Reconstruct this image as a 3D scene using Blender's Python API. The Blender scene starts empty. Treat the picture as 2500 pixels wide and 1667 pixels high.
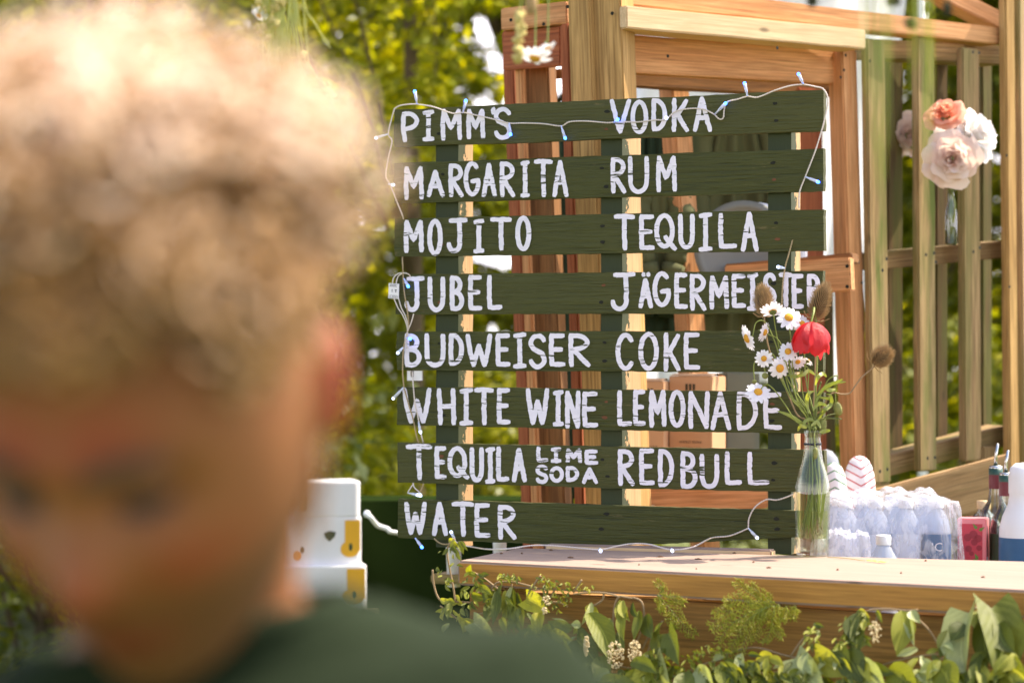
import bpy, bmesh, math, random
from mathutils import Vector, Matrix, noise
random.seed(7)
R = math.radians
S = bpy.context.scene
COL = S.collection

# ---------------------------------------------------------------- camera, sky, sun, exposure
F, CX, HY, CZ = 5903.0, 1250.0, 870.0, 1.55          # 85 mm lens on a 36 mm sensor, photo pixels 2500 wide
cam = bpy.data.cameras.new('camera'); cam_o = bpy.data.objects.new('camera', cam); COL.objects.link(cam_o)
cam_o.location = (0, 0, CZ); cam_o.rotation_euler = (R(90), 0, 0)
cam.lens = 85; cam.sensor_width = 36; cam.sensor_fit = 'HORIZONTAL'
cam.shift_y = (HY - 833.5) / 2500
cam.clip_start = 0.05; cam.clip_end = 500
cam.dof.use_dof = True; cam.dof.focus_distance = 4.78; cam.dof.aperture_fstop = 3.6
S.camera = cam_o

SUN_EL, SUN_DIR = 56, Vector((0.91, 0.41, 0)).normalized()     # towards the sun, on the ground
w = bpy.data.worlds.new('World'); S.world = w; w.use_nodes = True
nt = w.node_tree; nt.nodes.clear()
sky = nt.nodes.new('ShaderNodeTexSky'); sky.sky_type = 'NISHITA'; sky.sun_disc = False
sky.sun_elevation = R(SUN_EL); sky.sun_rotation = math.atan2(SUN_DIR.x, SUN_DIR.y)
sky.air_density = 1.0; sky.dust_density = 4.0; sky.ozone_density = 2.2
bg = nt.nodes.new('ShaderNodeBackground'); bg.inputs[1].default_value = 0.15
ow = nt.nodes.new('ShaderNodeOutputWorld')
tcw = nt.nodes.new('ShaderNodeTexCoord'); nzw = nt.nodes.new('ShaderNodeTexNoise'); nzw.inputs['Scale'].default_value = 2.2; nzw.inputs['Detail'].default_value = 6
rmw = nt.nodes.new('ShaderNodeValToRGB'); rmw.color_ramp.elements[0].position = .40; rmw.color_ramp.elements[1].position = .56
spw = nt.nodes.new('ShaderNodeSeparateXYZ'); mrw = nt.nodes.new('ShaderNodeMapRange'); mrw.inputs[1].default_value = .30; mrw.inputs[2].default_value = .14
muw = nt.nodes.new('ShaderNodeMath'); muw.operation = 'MAXIMUM'; mxw = nt.nodes.new('ShaderNodeMix'); mxw.data_type = 'RGBA'
nt.links.new(tcw.outputs['Generated'], nzw.inputs['Vector']); nt.links.new(nzw.outputs[0], rmw.inputs[0]); nt.links.new(tcw.outputs['Generated'], spw.inputs[0]); nt.links.new(spw.outputs[2], mrw.inputs[0])
nt.links.new(rmw.outputs[0], muw.inputs[0]); nt.links.new(mrw.outputs[0], muw.inputs[1]); nt.links.new(mrw.outputs[0], mxw.inputs[0])
nt.links.new(sky.outputs[0], mxw.inputs[6]); mxw.inputs[7].default_value = (9.0, 8.5, 8.9, 1)          # white cloud added low down to brighten the sky behind the leaves
nt.links.new(mxw.outputs[2], bg.inputs[0]); nt.links.new(bg.outputs[0], ow.inputs[0])
sun = bpy.data.lights.new('sun', 'SUN'); sun_o = bpy.data.objects.new('sun', sun); COL.objects.link(sun_o)
sun.energy = 4.4; sun.angle = R(0.5); sun.color = (1.0, 0.87, 0.70)
sd = Vector((SUN_DIR.x * math.cos(R(SUN_EL)), SUN_DIR.y * math.cos(R(SUN_EL)), math.sin(R(SUN_EL))))
sun_o.rotation_euler = sd.to_track_quat('Z', 'Y').to_euler(); sun_o.location = sd * 30
S.view_settings.view_transform = 'Standard'; S.view_settings.look = 'None'
S.view_settings.gamma = 1; S.view_settings.exposure = 1.30
S.cycles.use_denoising = True; S.cycles.max_bounces = 10; S.cycles.transparent_max_bounces = 16
S.cycles.sample_clamp_indirect = 6; S.cycles.caustics_refractive = False; S.cycles.caustics_reflective = False

# ---------------------------------------------------------------- helpers
def P(px, py, d):
    return Vector(((px - CX) * d / F, d, CZ - (py - HY) * d / F))
def plane_hit(px, py, pt, n):
    r = Vector(((px - CX) / F, 1.0, -(py - HY) / F)); o = Vector((0, 0, CZ))
    return o + r * ((pt - o).dot(n) / r.dot(n))
def rnd(a, b): return random.uniform(a, b)
def lerp(a, b, t): return a + (b - a) * t

class G:                                                       # a mesh under construction
    def __init__(s): s.v, s.f, s.u, s.m = [], [], [], []
    def add(s, vs, fs, mat=0, uv=None):
        b = len(s.v); s.v += [tuple(p) for p in vs]
        for f in fs:
            s.f.append(tuple(b + i for i in f)); s.m.append(mat)
            s.u += [uv[i] if uv else (0, 0) for i in f]
    def tube(s, pts, r, n=6, mat=0, cap=True):
        pts = [Vector(p) for p in pts]; k = len(pts)
        rr = r if isinstance(r, (list, tuple)) else [r] * k
        t = (pts[1] - pts[0]).normalized()
        a = t.orthogonal().normalized(); vs = []
        for i, p in enumerate(pts):
            q = pts[min(i + 1, k - 1)] - pts[max(i - 1, 0)]
            if q.length > 1e-9: t = q.normalized()
            a = (a - t * a.dot(t))
            a = a.normalized() if a.length > 1e-6 else t.orthogonal().normalized()
            b = t.cross(a)
            for j in range(n):
                c = 2 * math.pi * j / n
                vs.append(p + (a * math.cos(c) + b * math.sin(c)) * rr[i])
        fs = [(i * n + j, i * n + (j + 1) % n, (i + 1) * n + (j + 1) % n, (i + 1) * n + j) for i in range(k - 1) for j in range(n)]
        if cap:
            fs += [tuple(range(n))[::-1], tuple((k - 1) * n + j for j in range(n))]
        s.add(vs, fs, mat, [(i / (k - 1), j / n) for i in range(k) for j in range(n)])
    def lathe(s, prof, c=(0, 0, 0), n=24, mat=0, M=None):
        c = Vector(c); vs = []
        for r, z in prof:
            for j in range(n):
                a = 2 * math.pi * j / n
                p = Vector((r * math.cos(a), r * math.sin(a), z))
                vs.append((M @ p if M else p) + c)
        k = len(prof)
        fs = [(i * n + j, i * n + (j + 1) % n, (i + 1) * n + (j + 1) % n, (i + 1) * n + j) for i in range(k - 1) for j in range(n)]
        s.add(vs, fs, mat)
    def ball(s, c, r, n=8, mat=0, M=None):
        c = Vector(c); r = r if isinstance(r, (tuple, list)) else (r, r, r)
        prof = [(math.sin(math.pi * i / n), -math.cos(math.pi * i / n)) for i in range(n + 1)]
        vs, m = [], 2 * n
        for q, z in prof:
            for j in range(m):
                a = 2 * math.pi * j / m
                p = Vector((q * math.cos(a) * r[0], q * math.sin(a) * r[1], z * r[2]))
                vs.append((M @ p if M else p) + c)
        s.add(vs, [(i * m + j, i * m + (j + 1) % m, (i + 1) * m + (j + 1) % m, (i + 1) * m + j) for i in range(n) for j in range(m)], mat)
    def box(s, lo, hi, mat=0, M=None):
        x0, y0, z0 = lo; x1, y1, z1 = hi
        vs = [Vector(p) for p in ((x0, y0, z0), (x1, y0, z0), (x1, y1, z0), (x0, y1, z0), (x0, y0, z1), (x1, y0, z1), (x1, y1, z1), (x0, y1, z1))]
        if M: vs = [M @ p for p in vs]
        s.add(vs, [(0, 3, 2, 1), (4, 5, 6, 7), (0, 1, 5, 4), (1, 2, 6, 5), (2, 3, 7, 6), (3, 0, 4, 7)], mat)
    def disc(s, c, n, r, k=10, mat=0):
        n = Vector(n).normalized(); a = n.orthogonal().normalized(); b = n.cross(a); c = Vector(c)
        s.add([c + (a * math.cos(2 * math.pi * i / k) + b * math.sin(2 * math.pi * i / k)) * r for i in range(k)], [tuple(range(k))], mat)
    def build(s, name, mats, parent=None, M=None, smooth=True, bevel=0, local=False, recalc=True):
        """Coordinates are world unless local=True (then M places the object)."""
        me = bpy.data.meshes.new(name); me.from_pydata(s.v, [], s.f)
        if not isinstance(mats, (list, tuple)): mats = [mats]
        for m in mats: me.materials.append(m)
        me.polygons.foreach_set('material_index', s.m)
        uv = me.uv_layers.new(name='UVMap')
        uv.data.foreach_set('uv', [c for p in s.u for c in p])
        if smooth: me.polygons.foreach_set('use_smooth', [True] * len(me.polygons))
        o = bpy.data.objects.new(name, me); COL.objects.link(o)
        if recalc or bevel:
            bm = bmesh.new(); bm.from_mesh(me)
            if bevel:
                bmesh.ops.bevel(bm, geom=[e for e in bm.edges if len(e.link_faces) == 2 and e.calc_face_angle(0) > 0.6], offset=bevel, segments=2, affect='EDGES')
            if recalc: bmesh.ops.recalc_face_normals(bm, faces=bm.faces)
            bm.to_mesh(me); bm.free()
        M = M or Matrix()
        if parent is not None:
            o.parent = parent; o.matrix_basis = root_inv(parent) @ M
        else: o.matrix_basis = M
        return o

WM = {}
def wmat(o):
    if o.name in WM: return WM[o.name]
    m = o.matrix_basis.copy()
    if o.parent: m = wmat(o.parent) @ m
    WM[o.name] = m
    return m
def root_inv(o): return wmat(o).inverted()

def tag(o, label=None, cat=None, group=None, kind=None):
    if label: o['label'] = label
    if cat: o['category'] = cat
    if group: o['group'] = group
    if kind: o['kind'] = kind
    return o
def thing(name, label, cat, loc=(0, 0, 0), group=None, rz=0.0):
    o = bpy.data.objects.new(name, None); COL.objects.link(o)
    o.matrix_basis = Matrix.Translation(Vector(loc)) @ Matrix.Rotation(rz, 4, 'Z'); o.empty_display_size = 0.05
    return tag(o, label, cat, group)
def copy_tree(o, M=None, label=None, parent=None):
    c = o.copy(); COL.objects.link(c)
    if parent is not None: c.parent = parent
    if M is not None: c.matrix_basis = M
    if label: c['label'] = label
    for ch in list(o.children): copy_tree(ch, parent=c)
    return c

def plank(name, A, B, wdt, t, nrm, mat, parent=None, w1=None, bevel=0.004, warp=0.0):
    """A board whose front face centre line runs A to B; nrm points out of the front face."""
    A, B, n = Vector(A), Vector(B), Vector(nrm)
    x = (B - A); L = x.length; x.normalize()
    n = (n - x * n.dot(x)).normalized(); z = n.cross(x) * -1
    y = -n; z = x.cross(y)
    M = Matrix(((x.x, y.x, z.x, A.x), (x.y, y.y, z.y, A.y), (x.z, y.z, z.z, A.z), (0, 0, 0, 1)))
    g = G(); k = 10; w1 = w1 or wdt; vs = []; sd_ = rnd(0, 99)
    for i in range(k + 1):
        u = i / k; h = lerp(wdt, w1, u) / 2
        j = [0.0012 * noise.noise((i * .9 + sd_, q, 0)) for q in range(4)]
        for (yy, zz, q) in ((0, -h, 0), (0, h, 1), (t, h, 2), (t, -h, 3)):
            vs.append((u * L, yy + j[q], zz + j[(q + 1) % 4] * 1.5 + warp * math.sin(u * math.pi)))
    fs = [(i * 4 + q, i * 4 + (q + 1) % 4, i * 4 + 4 + (q + 1) % 4, i * 4 + 4 + q) for i in range(k) for q in range(4)]
    fs += [(0, 3, 2, 1), (k * 4, k * 4 + 1, k * 4 + 2, k * 4 + 3)]
    g.add(vs, fs)
    return g.build(name, mat, parent, M, smooth=False, bevel=bevel)

# ---------------------------------------------------------------- materials
class N:
    def __init__(s, name):
        s.m = bpy.data.materials.new(name); s.m.use_nodes = True; s.t = s.m.node_tree; s.t.nodes.clear()
        s.out = s.n('ShaderNodeOutputMaterial')
    def n(s, typ, ins=None, **kw):
        d = s.t.nodes.new(typ)
        for k, v in kw.items(): setattr(d, k, v)
        for k, v in (ins or {}).items():
            if isinstance(v, bpy.types.NodeSocket): s.t.links.new(v, d.inputs[k])
            else: d.inputs[k].default_value = v
        return d
    def mix(s, f, a, b, mode='MIX'):
        d = s.n('ShaderNodeMix', data_type='RGBA', blend_type=mode)
        for i, v in ((0, f), (6, a), (7, b)):
            if isinstance(v, bpy.types.NodeSocket): s.t.links.new(v, d.inputs[i])
            else: d.inputs[i].default_value = (*v, 1) if isinstance(v, tuple) and len(v) == 3 else v
        return d.outputs[2]
    def math(s, op, a, b=0.0, c=None):
        d = s.n('ShaderNodeMath', {0: a, 1: b}, operation=op)
        return d.outputs[0]
    def ramp(s, f, stops):
        d = s.n('ShaderNodeValToRGB', {0: f}); e = d.color_ramp.elements
        while len(e) < len(stops): e.new(0.5)
        for x, (p, c) in zip(e, stops): x.position = p; x.color = (*c, 1) if isinstance(c, tuple) else (c, c, c, 1)
        return d.outputs[0]
    def coords(s, scale=(1, 1, 1), which='Object', rand=True):
        tc = s.n('ShaderNodeTexCoord'); v = tc.outputs[which]
        if rand:
            oi = s.n('ShaderNodeObjectInfo'); r = s.math('MULTIPLY', oi.outputs['Random'], 37.0)
            v = s.n('ShaderNodeVectorMath', {0: v, 1: r}, operation='ADD').outputs[0]
        return s.n('ShaderNodeMapping', {0: v, 3: scale}).outputs[0]
    def noise(s, v, scale, detail=4, rough=.55, dist=0.0):
        return s.n('ShaderNodeTexNoise', {'Vector': v, 'Scale': scale, 'Detail': detail, 'Roughness': rough, 'Distortion': dist}).outputs[0]
    def bump(s, h, strength=.3, dist=.002):
        return s.n('ShaderNodeBump', {'Height': h, 'Strength': strength, 'Distance': dist}).outputs[0]
    def bsdf(s, color, rough=.6, normal=None, **kw):
        d = s.n('ShaderNodeBsdfPrincipled')
        ins = {'Base Color': color, 'Roughness': rough}; ins.update(kw)
        if normal is not None: ins['Normal'] = normal
        for k, v in ins.items():
            k = k.replace('_', ' ')
            if isinstance(v, bpy.types.NodeSocket): s.t.links.new(v, d.inputs[k])
            else: d.inputs[k].default_value = (*v, 1) if isinstance(v, tuple) and len(v) == 3 and k != 'Subsurface Radius' else v
        return d.outputs[0]
    def done(s, sh):
        s.t.links.new(sh, s.out.inputs[0]); return s.m

def simple(name, c, rough=.6, var=.12, scale=30, bump=.0, **kw):
    m = N(name); v = m.coords(); f = m.noise(v, scale, 5)
    col = m.mix(f, tuple(x * (1 - var) for x in c), tuple(min(1, x * (1 + var)) for x in c))
    return m.done(m.bsdf(col, rough, m.bump(f, bump, .002) if bump else None, **kw))

def wood(name, c1, c2, rough=.75, green=0.0, dark=.55, knots=True, ring=1.0, blotch=.35):
    m = N(name); v = m.coords((1.3, 17, 17)); vf = m.coords((5, 170, 170))
    big = m.noise(v, 1.6 * ring, 7, .62, 1.3); fine = m.noise(vf, 1.4, 4, .6)
    col = m.mix(m.ramp(big, [(.32, 0.0), (.68, 1.0)]), c1, c2)
    col = m.mix(m.ramp(fine, [(.3, 1.0), (.62, 0.0)]), col, tuple(x * dark for x in c1))
    blot = m.noise(m.coords((3, 6, 6)), 1.3, 4, .6)
    col = m.mix(m.ramp(blot, [(.5, 0.0), (.75, blotch)]), col, tuple(x * .62 for x in c1))
    if knots:
        vo = m.n('ShaderNodeTexVoronoi', {'Vector': m.coords((4.2, 12, 12)), 'Scale': 1.0})
        col = m.mix(m.ramp(vo.outputs['Distance'], [(.04, .85), (.095, 0.0)]), col, tuple(x * .28 for x in c1))
    if green:
        gm = m.noise(m.coords((1.2, 9, 9)), 1.6, 4, .6)
        col = m.mix(m.ramp(gm, [(.45, 0.0), (.62, green)]), col, (.10, .13, .018))
    h = m.math('ADD', fine, m.math('MULTIPLY', big, .6))
    return m.done(m.bsdf(col, rough, m.bump(h, .35, .0015), Specular_IOR_Level=.3))

W_POST = wood('wood_post', (.42, .235, .072), (.58, .36, .13))
W_PALE = wood('wood_pale', (.66, .46, .25), (.76, .57, .34), dark=.85)
W_ORANGE = wood('wood_orange', (.60, .27, .10), (.74, .40, .18), dark=.6)
W_RED = wood('wood_red', (.36, .10, .038), (.47, .155, .06), knots=False)
W_BROWN = wood('wood_brown', (.22, .10, .035), (.34, .165, .055))
W_LATH = wood('wood_lath', (.33, .20, .085), (.47, .31, .15), green=.45)
W_MOSS = wood('wood_mossy', (.33, .215, .085), (.46, .33, .155), green=.95)
W_SHADE = wood('wood_shaded', (.12, .075, .028), (.19, .12, .045), green=.6)  # boards and pickets farther back, their shade put into a darker colour
W_FRONT = wood('wood_counter_front', (.42, .195, .040), (.54, .27, .058), knots=False, dark=.7)
W_FASC = wood('wood_fascia', (.30, .145, .036), (.42, .21, .055), dark=.6)
W_TOP = wood('wood_counter_top', (.285, .20, .155), (.35, .255, .20), knots=True, dark=.9)
W_RAW = wood('wood_raw_pallet', (.50, .32, .15), (.62, .42, .23), knots=False)

def leafmat(name, c1, c2, c3=None, trans=.45, rough=.42, veins=False, tint=(1.25, 1.2, .35)):
    m = N(name); ge = m.n('ShaderNodeNewGeometry'); r = ge.outputs['Random Per Island']
    col = m.ramp(r, [(0, c1), (.55, c2), (1, c3 or c2)])
    tc = m.n('ShaderNodeTexCoord'); uv = tc.outputs['UV']
    nm = None
    if veins:
        sp = m.n('ShaderNodeSeparateXYZ', {0: uv}); u, v = sp.outputs[0], sp.outputs[1]
        av = m.math('ABSOLUTE', m.math('SUBTRACT', v, .5))
        mid = m.math('LESS_THAN', av, .022)
        q = m.math('SUBTRACT', m.math('MULTIPLY', u, 9.0), m.math('MULTIPLY', av, 6.0))
        fr = m.math('ABSOLUTE', m.math('SUBTRACT', m.math('FRACT', q), .5))
        side = m.ramp(fr, [(.0, 1.0), (.11, 0.0)])
        vein = m.math('MAXIMUM', mid, m.math('MULTIPLY', side, .35))
        col = m.mix(vein, col, tuple(min(1, x * 1.35 + .02) for x in c2))
        nm = m.bump(m.math('ADD', m.math('MULTIPLY', fr, 1.0), m.math('MULTIPLY', vein, -.4)), .18, .003)
    bl = m.noise(m.coords(which='Object', rand=False), 40, 3)
    col = m.mix(m.ramp(bl, [(.4, 0.0), (.75, .35)]), col, tuple(x * .6 for x in c1))
    a = m.bsdf(col, rough, nm, Specular_IOR_Level=.5)
    tcol = m.mix(1.0, col, tint, 'MULTIPLY')
    b = m.n('ShaderNodeBsdfTranslucent', {0: tcol}).outputs[0]
    sh = m.n('ShaderNodeMixShader', {0: trans, 1: a, 2: b}).outputs[0]
    return m.done(sh)

L_TREE = leafmat('leaves_tree', (.17, .20, .005), (.26, .285, .009), (.40, .39, .03), trans=.62, tint=(2.3, 2.0, .25))
L_DARK = leafmat('leaves_dark', (.085, .11, .003), (.14, .165, .006), (.21, .23, .012), trans=.55, tint=(2.2, 2.0, .3))
L_PALE = leafmat('leaves_pale', (.13, .17, .035), (.22, .25, .06), (.35, .38, .15), trans=.5, tint=(1.6, 1.5, .5))
L_GARL = leafmat('leaves_garland', (.19, .215, .010), (.30, .31, .02), (.46, .44, .06), trans=.45, rough=.6, veins=True)
L_GARD = leafmat('leaves_garland_dark', (.07, .09, .005), (.13, .155, .010), (.20, .22, .02), trans=.4, rough=.6, veins=True)
L_GARP = leafmat('leaves_garland_pale', (.30, .34, .12), (.38, .41, .16), (.46, .47, .14), trans=.4, veins=True, tint=(1.2, 1.2, .5))
L_YEL = leafmat('leaves_yellow', (.45, .46, .02), (.52, .50, .03), trans=.55, veins=True, tint=(1.2, 1.2, .3))
L_CED = leafmat('leaves_conifer', (.26, .28, .012), (.42, .42, .025), (.62, .58, .07), trans=.3)
STEM = simple('stem_green', (.20, .24, .035), .5)
STEMY = simple('stem_yellow', (.42, .42, .09), .5)
TWIG = simple('twig_brown', (.30, .20, .10), .8, .3)
BARK = simple('bark', (.11, .075, .04), .9, .4, 14, .6)
WHITE = simple('white_plastic', (.80, .80, .82), .35, .02)
# ---------------------------------------------------------------- ground and far wood
def ground_mat():
    m = N('ground_grass'); v = m.coords(rand=False); f = m.noise(v, 1.2, 8, .65); g_ = m.noise(v, 22, 4)
    col = m.mix(m.ramp(f, [(.38, 0.0), (.62, 1.0)]), (.045, .075, .012), (.11, .135, .022))
    col = m.mix(m.ramp(g_, [(.45, 0.0), (.7, .6)]), col, (.12, .09, .045))
    return m.done(m.bsdf(col, .95, m.bump(g_, .6, .03)))
g = G(); nx, ny = 60, 60; vs = []
for j in range(ny + 1):
    for i in range(nx + 1):
        x = ((i / nx) * 2 - 1); y = ((j / ny) * 2 - 1)
        X, Y = 150 * x * abs(x), 12 + 160 * y * abs(y)
        h = 0.05 * noise.noise((X * .3, Y * .3, 0)) if abs(X) + abs(Y) > 14 else 0.0
        vs.append((X, Y, h))
g.add(vs, [(j * (nx + 1) + i, j * (nx + 1) + i + 1, (j + 1) * (nx + 1) + i + 1, (j + 1) * (nx + 1) + i) for j in range(ny) for i in range(nx)])
tag(g.build('ground', ground_mat()), kind='structure')

# gaps in the canopy: open corridors where the sky shows through
def gap(px, py, rad):
    q = Vector(((px - CX) / F, 1, -(py - HY) / F)); q.normalize(); o = Vector((0, 0, CZ))
    def f(p):
        v = p - o; s_ = v.dot(q); return (v - q * s_).length < rad * max(.8, s_ / 13)
    return f
holes = [gap(1195, 60, 0.101), gap(1150, 20, 0.043), gap(1140, 90, 0.050), gap(1175, 120, 0.065), gap(1215, 150, 0.072), gap(1130, 195, 0.029), gap(1160, 235, 0.065), gap(1205, 240, 0.086), gap(1115, 215, 0.036), gap(1250, 600, 0.101), gap(1195, 615, 0.086), gap(1150, 600, 0.072), gap(1185, 385, 0.036), gap(1155, 365, 0.036), gap(1225, 470, 0.043), gap(1170, 520, 0.050), gap(1205, 790, 0.050), gap(1110, 600, 0.043), gap(870, 90, 0.022), gap(905, 10, 0.036), gap(825, 130, 0.022),
         gap(770, 120, 0.036), gap(750, 60, 0.036), gap(800, 60, 0.022), gap(820, 195, 0.029), gap(395, 30, 0.036), gap(1110, 20, 0.029), gap(40, 70, 0.036), gap(1120, 200, 0.036), gap(1390, 240, 0.288), gap(2120, 200, 0.216), gap(2420, 380, 0.065), gap(2400, 470, 0.043), gap(2300, 520, 0.036)]
def quadleaf(g, c, d, up, L, Wd, mat=0):
    """A small folded leaf of two triangular halves."""
    d = d.normalized(); s_ = d.cross(up)
    s_ = s_.normalized() if s_.length > 1e-4 else d.orthogonal().normalized()
    n = s_.cross(d)
    a, b = c, c + d * L - n * L * .15
    m = c + d * L * .45 + n * L * .04
    g.add([a, m + s_ * Wd / 2 - n * Wd * .12, b, m - s_ * Wd / 2 - n * Wd * .12, m], [(0, 1, 4), (1, 2, 4), (2, 3, 4), (3, 0, 4)], mat)

def rdir(flat=1.0):
    while True:
        v = Vector((rnd(-1, 1), rnd(-1, 1), rnd(-1, 1)))
        if .05 < v.length < 1: v.z *= flat; return v.normalized()

def spray(g, c, out, size, n, leaf, mat=0):
    """A flattish spray of leaves round a twig end."""
    out = out.normalized()
    for _ in range(n):
        p = c + Vector((rnd(-1, 1), rnd(-1, 1), rnd(-.32, .32) * 1.0)) * size * (random.random() ** .5)
        if any(hh(p) for hh in holes): continue
        d = (out + rdir(.5) * .9); d.z -= .25
        quadleaf(g, p, d, Vector((rnd(-.4, .4), rnd(-.4, .4), 1)), leaf * rnd(.7, 1.3), leaf * rnd(.45, .75), mat)

def tree(name, label, cat, base, H, crown, nspray, leaf, mats, trunk_r, lean=(0, 0), cz=.6, group=None, per=16, hole=None):
    base = Vector(base); root = thing(name, label, cat, base, group)
    top = base + Vector((lean[0], lean[1], H))
    g = G(); pts = [base.lerp(top, k / 8) + Vector((rnd(-1, 1), rnd(-1, 1), 0)) * trunk_r * .8 * (k > 0) for k in range(9)]
    g.tube(pts, [trunk_r * (1.25 if k == 0 else 1 - .085 * k) for k in range(9)], 9)
    cc = base + Vector((lean[0] * cz, lean[1] * cz, H * cz)); ends = []
    for k in range(16):
        s_ = pts[min(8, int(rnd(2, 8)))]; d = rdir(.5); d.z = abs(d.z) * .6
        e = cc + Vector((d.x * crown[0], d.y * crown[1], rnd(-.8, .8) * crown[2])) * rnd(.5, .9)
        mid = s_.lerp(e, .5) + Vector((0, 0, .15))
        g.tube([s_, mid, e], [trunk_r * .36, trunk_r * .22, trunk_r * .08], 5)
        ends.append(e)
    g.build('trunk', BARK, root)
    g = G()
    for _ in range(nspray):
        d = rdir(1); rr = random.random() ** .42
        p = cc + Vector((d.x * crown[0], d.y * crown[1], d.z * crown[2])) * rr
        if p.z < .15: continue
        if noise.noise(p * (1.6 / max(crown))) < -.3: continue
        if hole and any(hh(p) for hh in hole): continue
        spray(g, p, Vector((d.x, d.y, -.05)), leaf * rnd(2.0, 3.6), per, leaf, int(random.random() < .3))
    g.build('crown', mats, root, smooth=False, recalc=False)
    return root

T = 'trees behind the bar'
tree('slender_tree', 'slender forked tree just left of the hut post with its lit trunk showing', 'tree', (-.455, 11.0, 0), 7.5, (2.0, 1.5, 2.2), 900, .10, [L_TREE, L_PALE], .042, (.05, .2), .52, T, hole=holes)
tree('broadleaf_tree', 'bushy broadleaf tree spreading behind the blond person', 'tree', (-2.6, 14, 0), 8.5, (2.8, 1.6, 4.4), 2600, .115, [L_TREE, L_DARK], .12, (.2, 0), .5, T, hole=holes)
tree('broadleaf_tree', 'dense dark tree farther off behind the drinks sign', 'tree', (.2, 19, 0), 9, (3.2, 1.8, 5.0), 2600, .13, [L_DARK, L_TREE], .14, (-.2, 0), .5, T, hole=holes)
tree('broadleaf_tree', 'leafy tree seen between the sign slats and the hut posts', 'tree', (1.9, 16, 0), 8, (2.2, 1.6, 4.2), 1900, .115, [L_TREE, L_DARK], .11, (0, 0), .52, T, hole=holes)
tree('broadleaf_tree', 'dark green tree behind the slatted pallet panel and roses', 'tree', (3.7, 14.5, 0), 8, (2.0, 1.6, 4.4), 2400, .11, [L_DARK, L_DARK], .12, (0, 0), .5, T, hole=holes)
tree('broadleaf_tree', 'tall dark tree at the far left behind the person with few sky gaps', 'tree', (-4.9, 19, 0), 10, (2.6, 1.8, 5.4), 2000, .13, [L_DARK, L_TREE], .15, (0, 0), .52, T, hole=holes)
for k, (x, y, rx, rz_, lab, mats) in enumerate((
        (-.95, 10.2, .75, .95, 'low bright green shrub left of the sign above the dark table', [L_TREE, L_PALE]),
        (-.05, 11.6, .8, .95, 'green shrub visible through the left half of the sign slats', [L_TREE, L_DARK]),
        (-2.2, 11.5, .9, 1.1, 'shrub hidden mostly by the blond head', [L_DARK, L_TREE]),
        (2.35, 11.8, .9, 1.15, 'sunlit undergrowth shrub behind the lower pallet panel', [L_DARK, L_TREE]),
        (3.3, 12.5, .8, 1.2, 'undergrowth shrub behind the right end post', [L_DARK, L_TREE]))):
    root = thing('shrub', lab, 'shrub', (x, y, 0), 'shrubs under the trees'); g = G()
    for q in range(9):
        e = Vector((x + rnd(-rx, rx) * .7, y + rnd(-.4, .4), rz_ * rnd(.6, 1.4)))
        g.tube([(x + rnd(-.15, .15), y, 0), Vector((x, y, 0)).lerp(e, .5) + Vector((rnd(-.1, .1), 0, .1)), e], [.018, .012, .004], 5)
    g.build('stem', BARK, root); g = G()
    for q in range(420):
        d = rdir(1); p = Vector((x, y, rz_ * .8)) + Vector((d.x * rx, d.y * .6, d.z * rz_ * .85)) * random.random() ** .4
        if p.z > .08 and not any(hh(p) for hh in holes): spray(g, p, Vector((d.x, d.y - .3, 0)), .17, 12, .075, int(random.random() < .3))
    g.build('foliage', mats, root, smooth=False, recalc=False)
g = G()
for k in range(15):
    x = -13 + k * 1.9; y = 30 + rnd(-2, 2); top = rnd(7, 10)
    for q in range(800):
        d = rdir(1); p = Vector((x, y, top * .5)) + Vector((d.x * 1.7, d.y * 1.4, d.z * top * .52)) * random.random() ** .4
        if p.z > .1 and not any(hh(p) for hh in holes): spray(g, p, Vector((d.x, d.y, 0)), .6, 9, .34)
tag(g.build('far_wood', [L_TREE], smooth=False, recalc=False), 'dark green wood closing the view far behind the bar', 'wood', kind='stuff')

# white marquee behind the hut
CANV = N('canvas_white'); cf = CANV.noise(CANV.coords(rand=False), 2.5, 3)
ca = CANV.bsdf(CANV.mix(cf, (.80, .80, .84), (.86, .86, .90)), .7)
CANV = CANV.done(CANV.n('ShaderNodeMixShader', {0: .6, 1: ca, 2: CANV.n('ShaderNodeBsdfTranslucent', {0: (.90, .90, .95, 1)}).outputs[0]}).outputs[0])
mq = thing('marquee', 'white canvas marquee wall behind the timber hut', 'marquee', (.95, 9.5, 0))
g = G(); vs = []; K = 40
for i in range(K + 1):
    for j in range(13):
        z = lerp(1.45, 3.6, j / 12); xr = 1.36 + (z - 1.6) * .14
        vs.append((lerp(.50, xr, i / K), 9.5 + .03 * math.sin(i * 1.1) * (1 - j / 14), z))
g.add(vs, [(i * 13 + j, (i + 1) * 13 + j, (i + 1) * 13 + j + 1, i * 13 + j + 1) for i in range(K) for j in range(12)])
g.build('wall_panel', CANV, mq)
g = G(); g.add([(.4, 9.3, 3.54), (1.6, 9.3, 3.54), (1.3, 10.4, 4.2), (.6, 10.4, 4.2), (.4, 11.6, 3.54), (1.6, 11.6, 3.54)], [(0, 1, 2, 3), (3, 2, 5, 4), (0, 3, 4), (1, 5, 2)])
g.build('roof', CANV, mq, smooth=False)
for x in (.5, 1.62):
    g = G(); g.tube([(x, 9.54, 0), (x, 9.54, 3.54)], .018, 8); g.build('pole', WHITE, mq)
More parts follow.
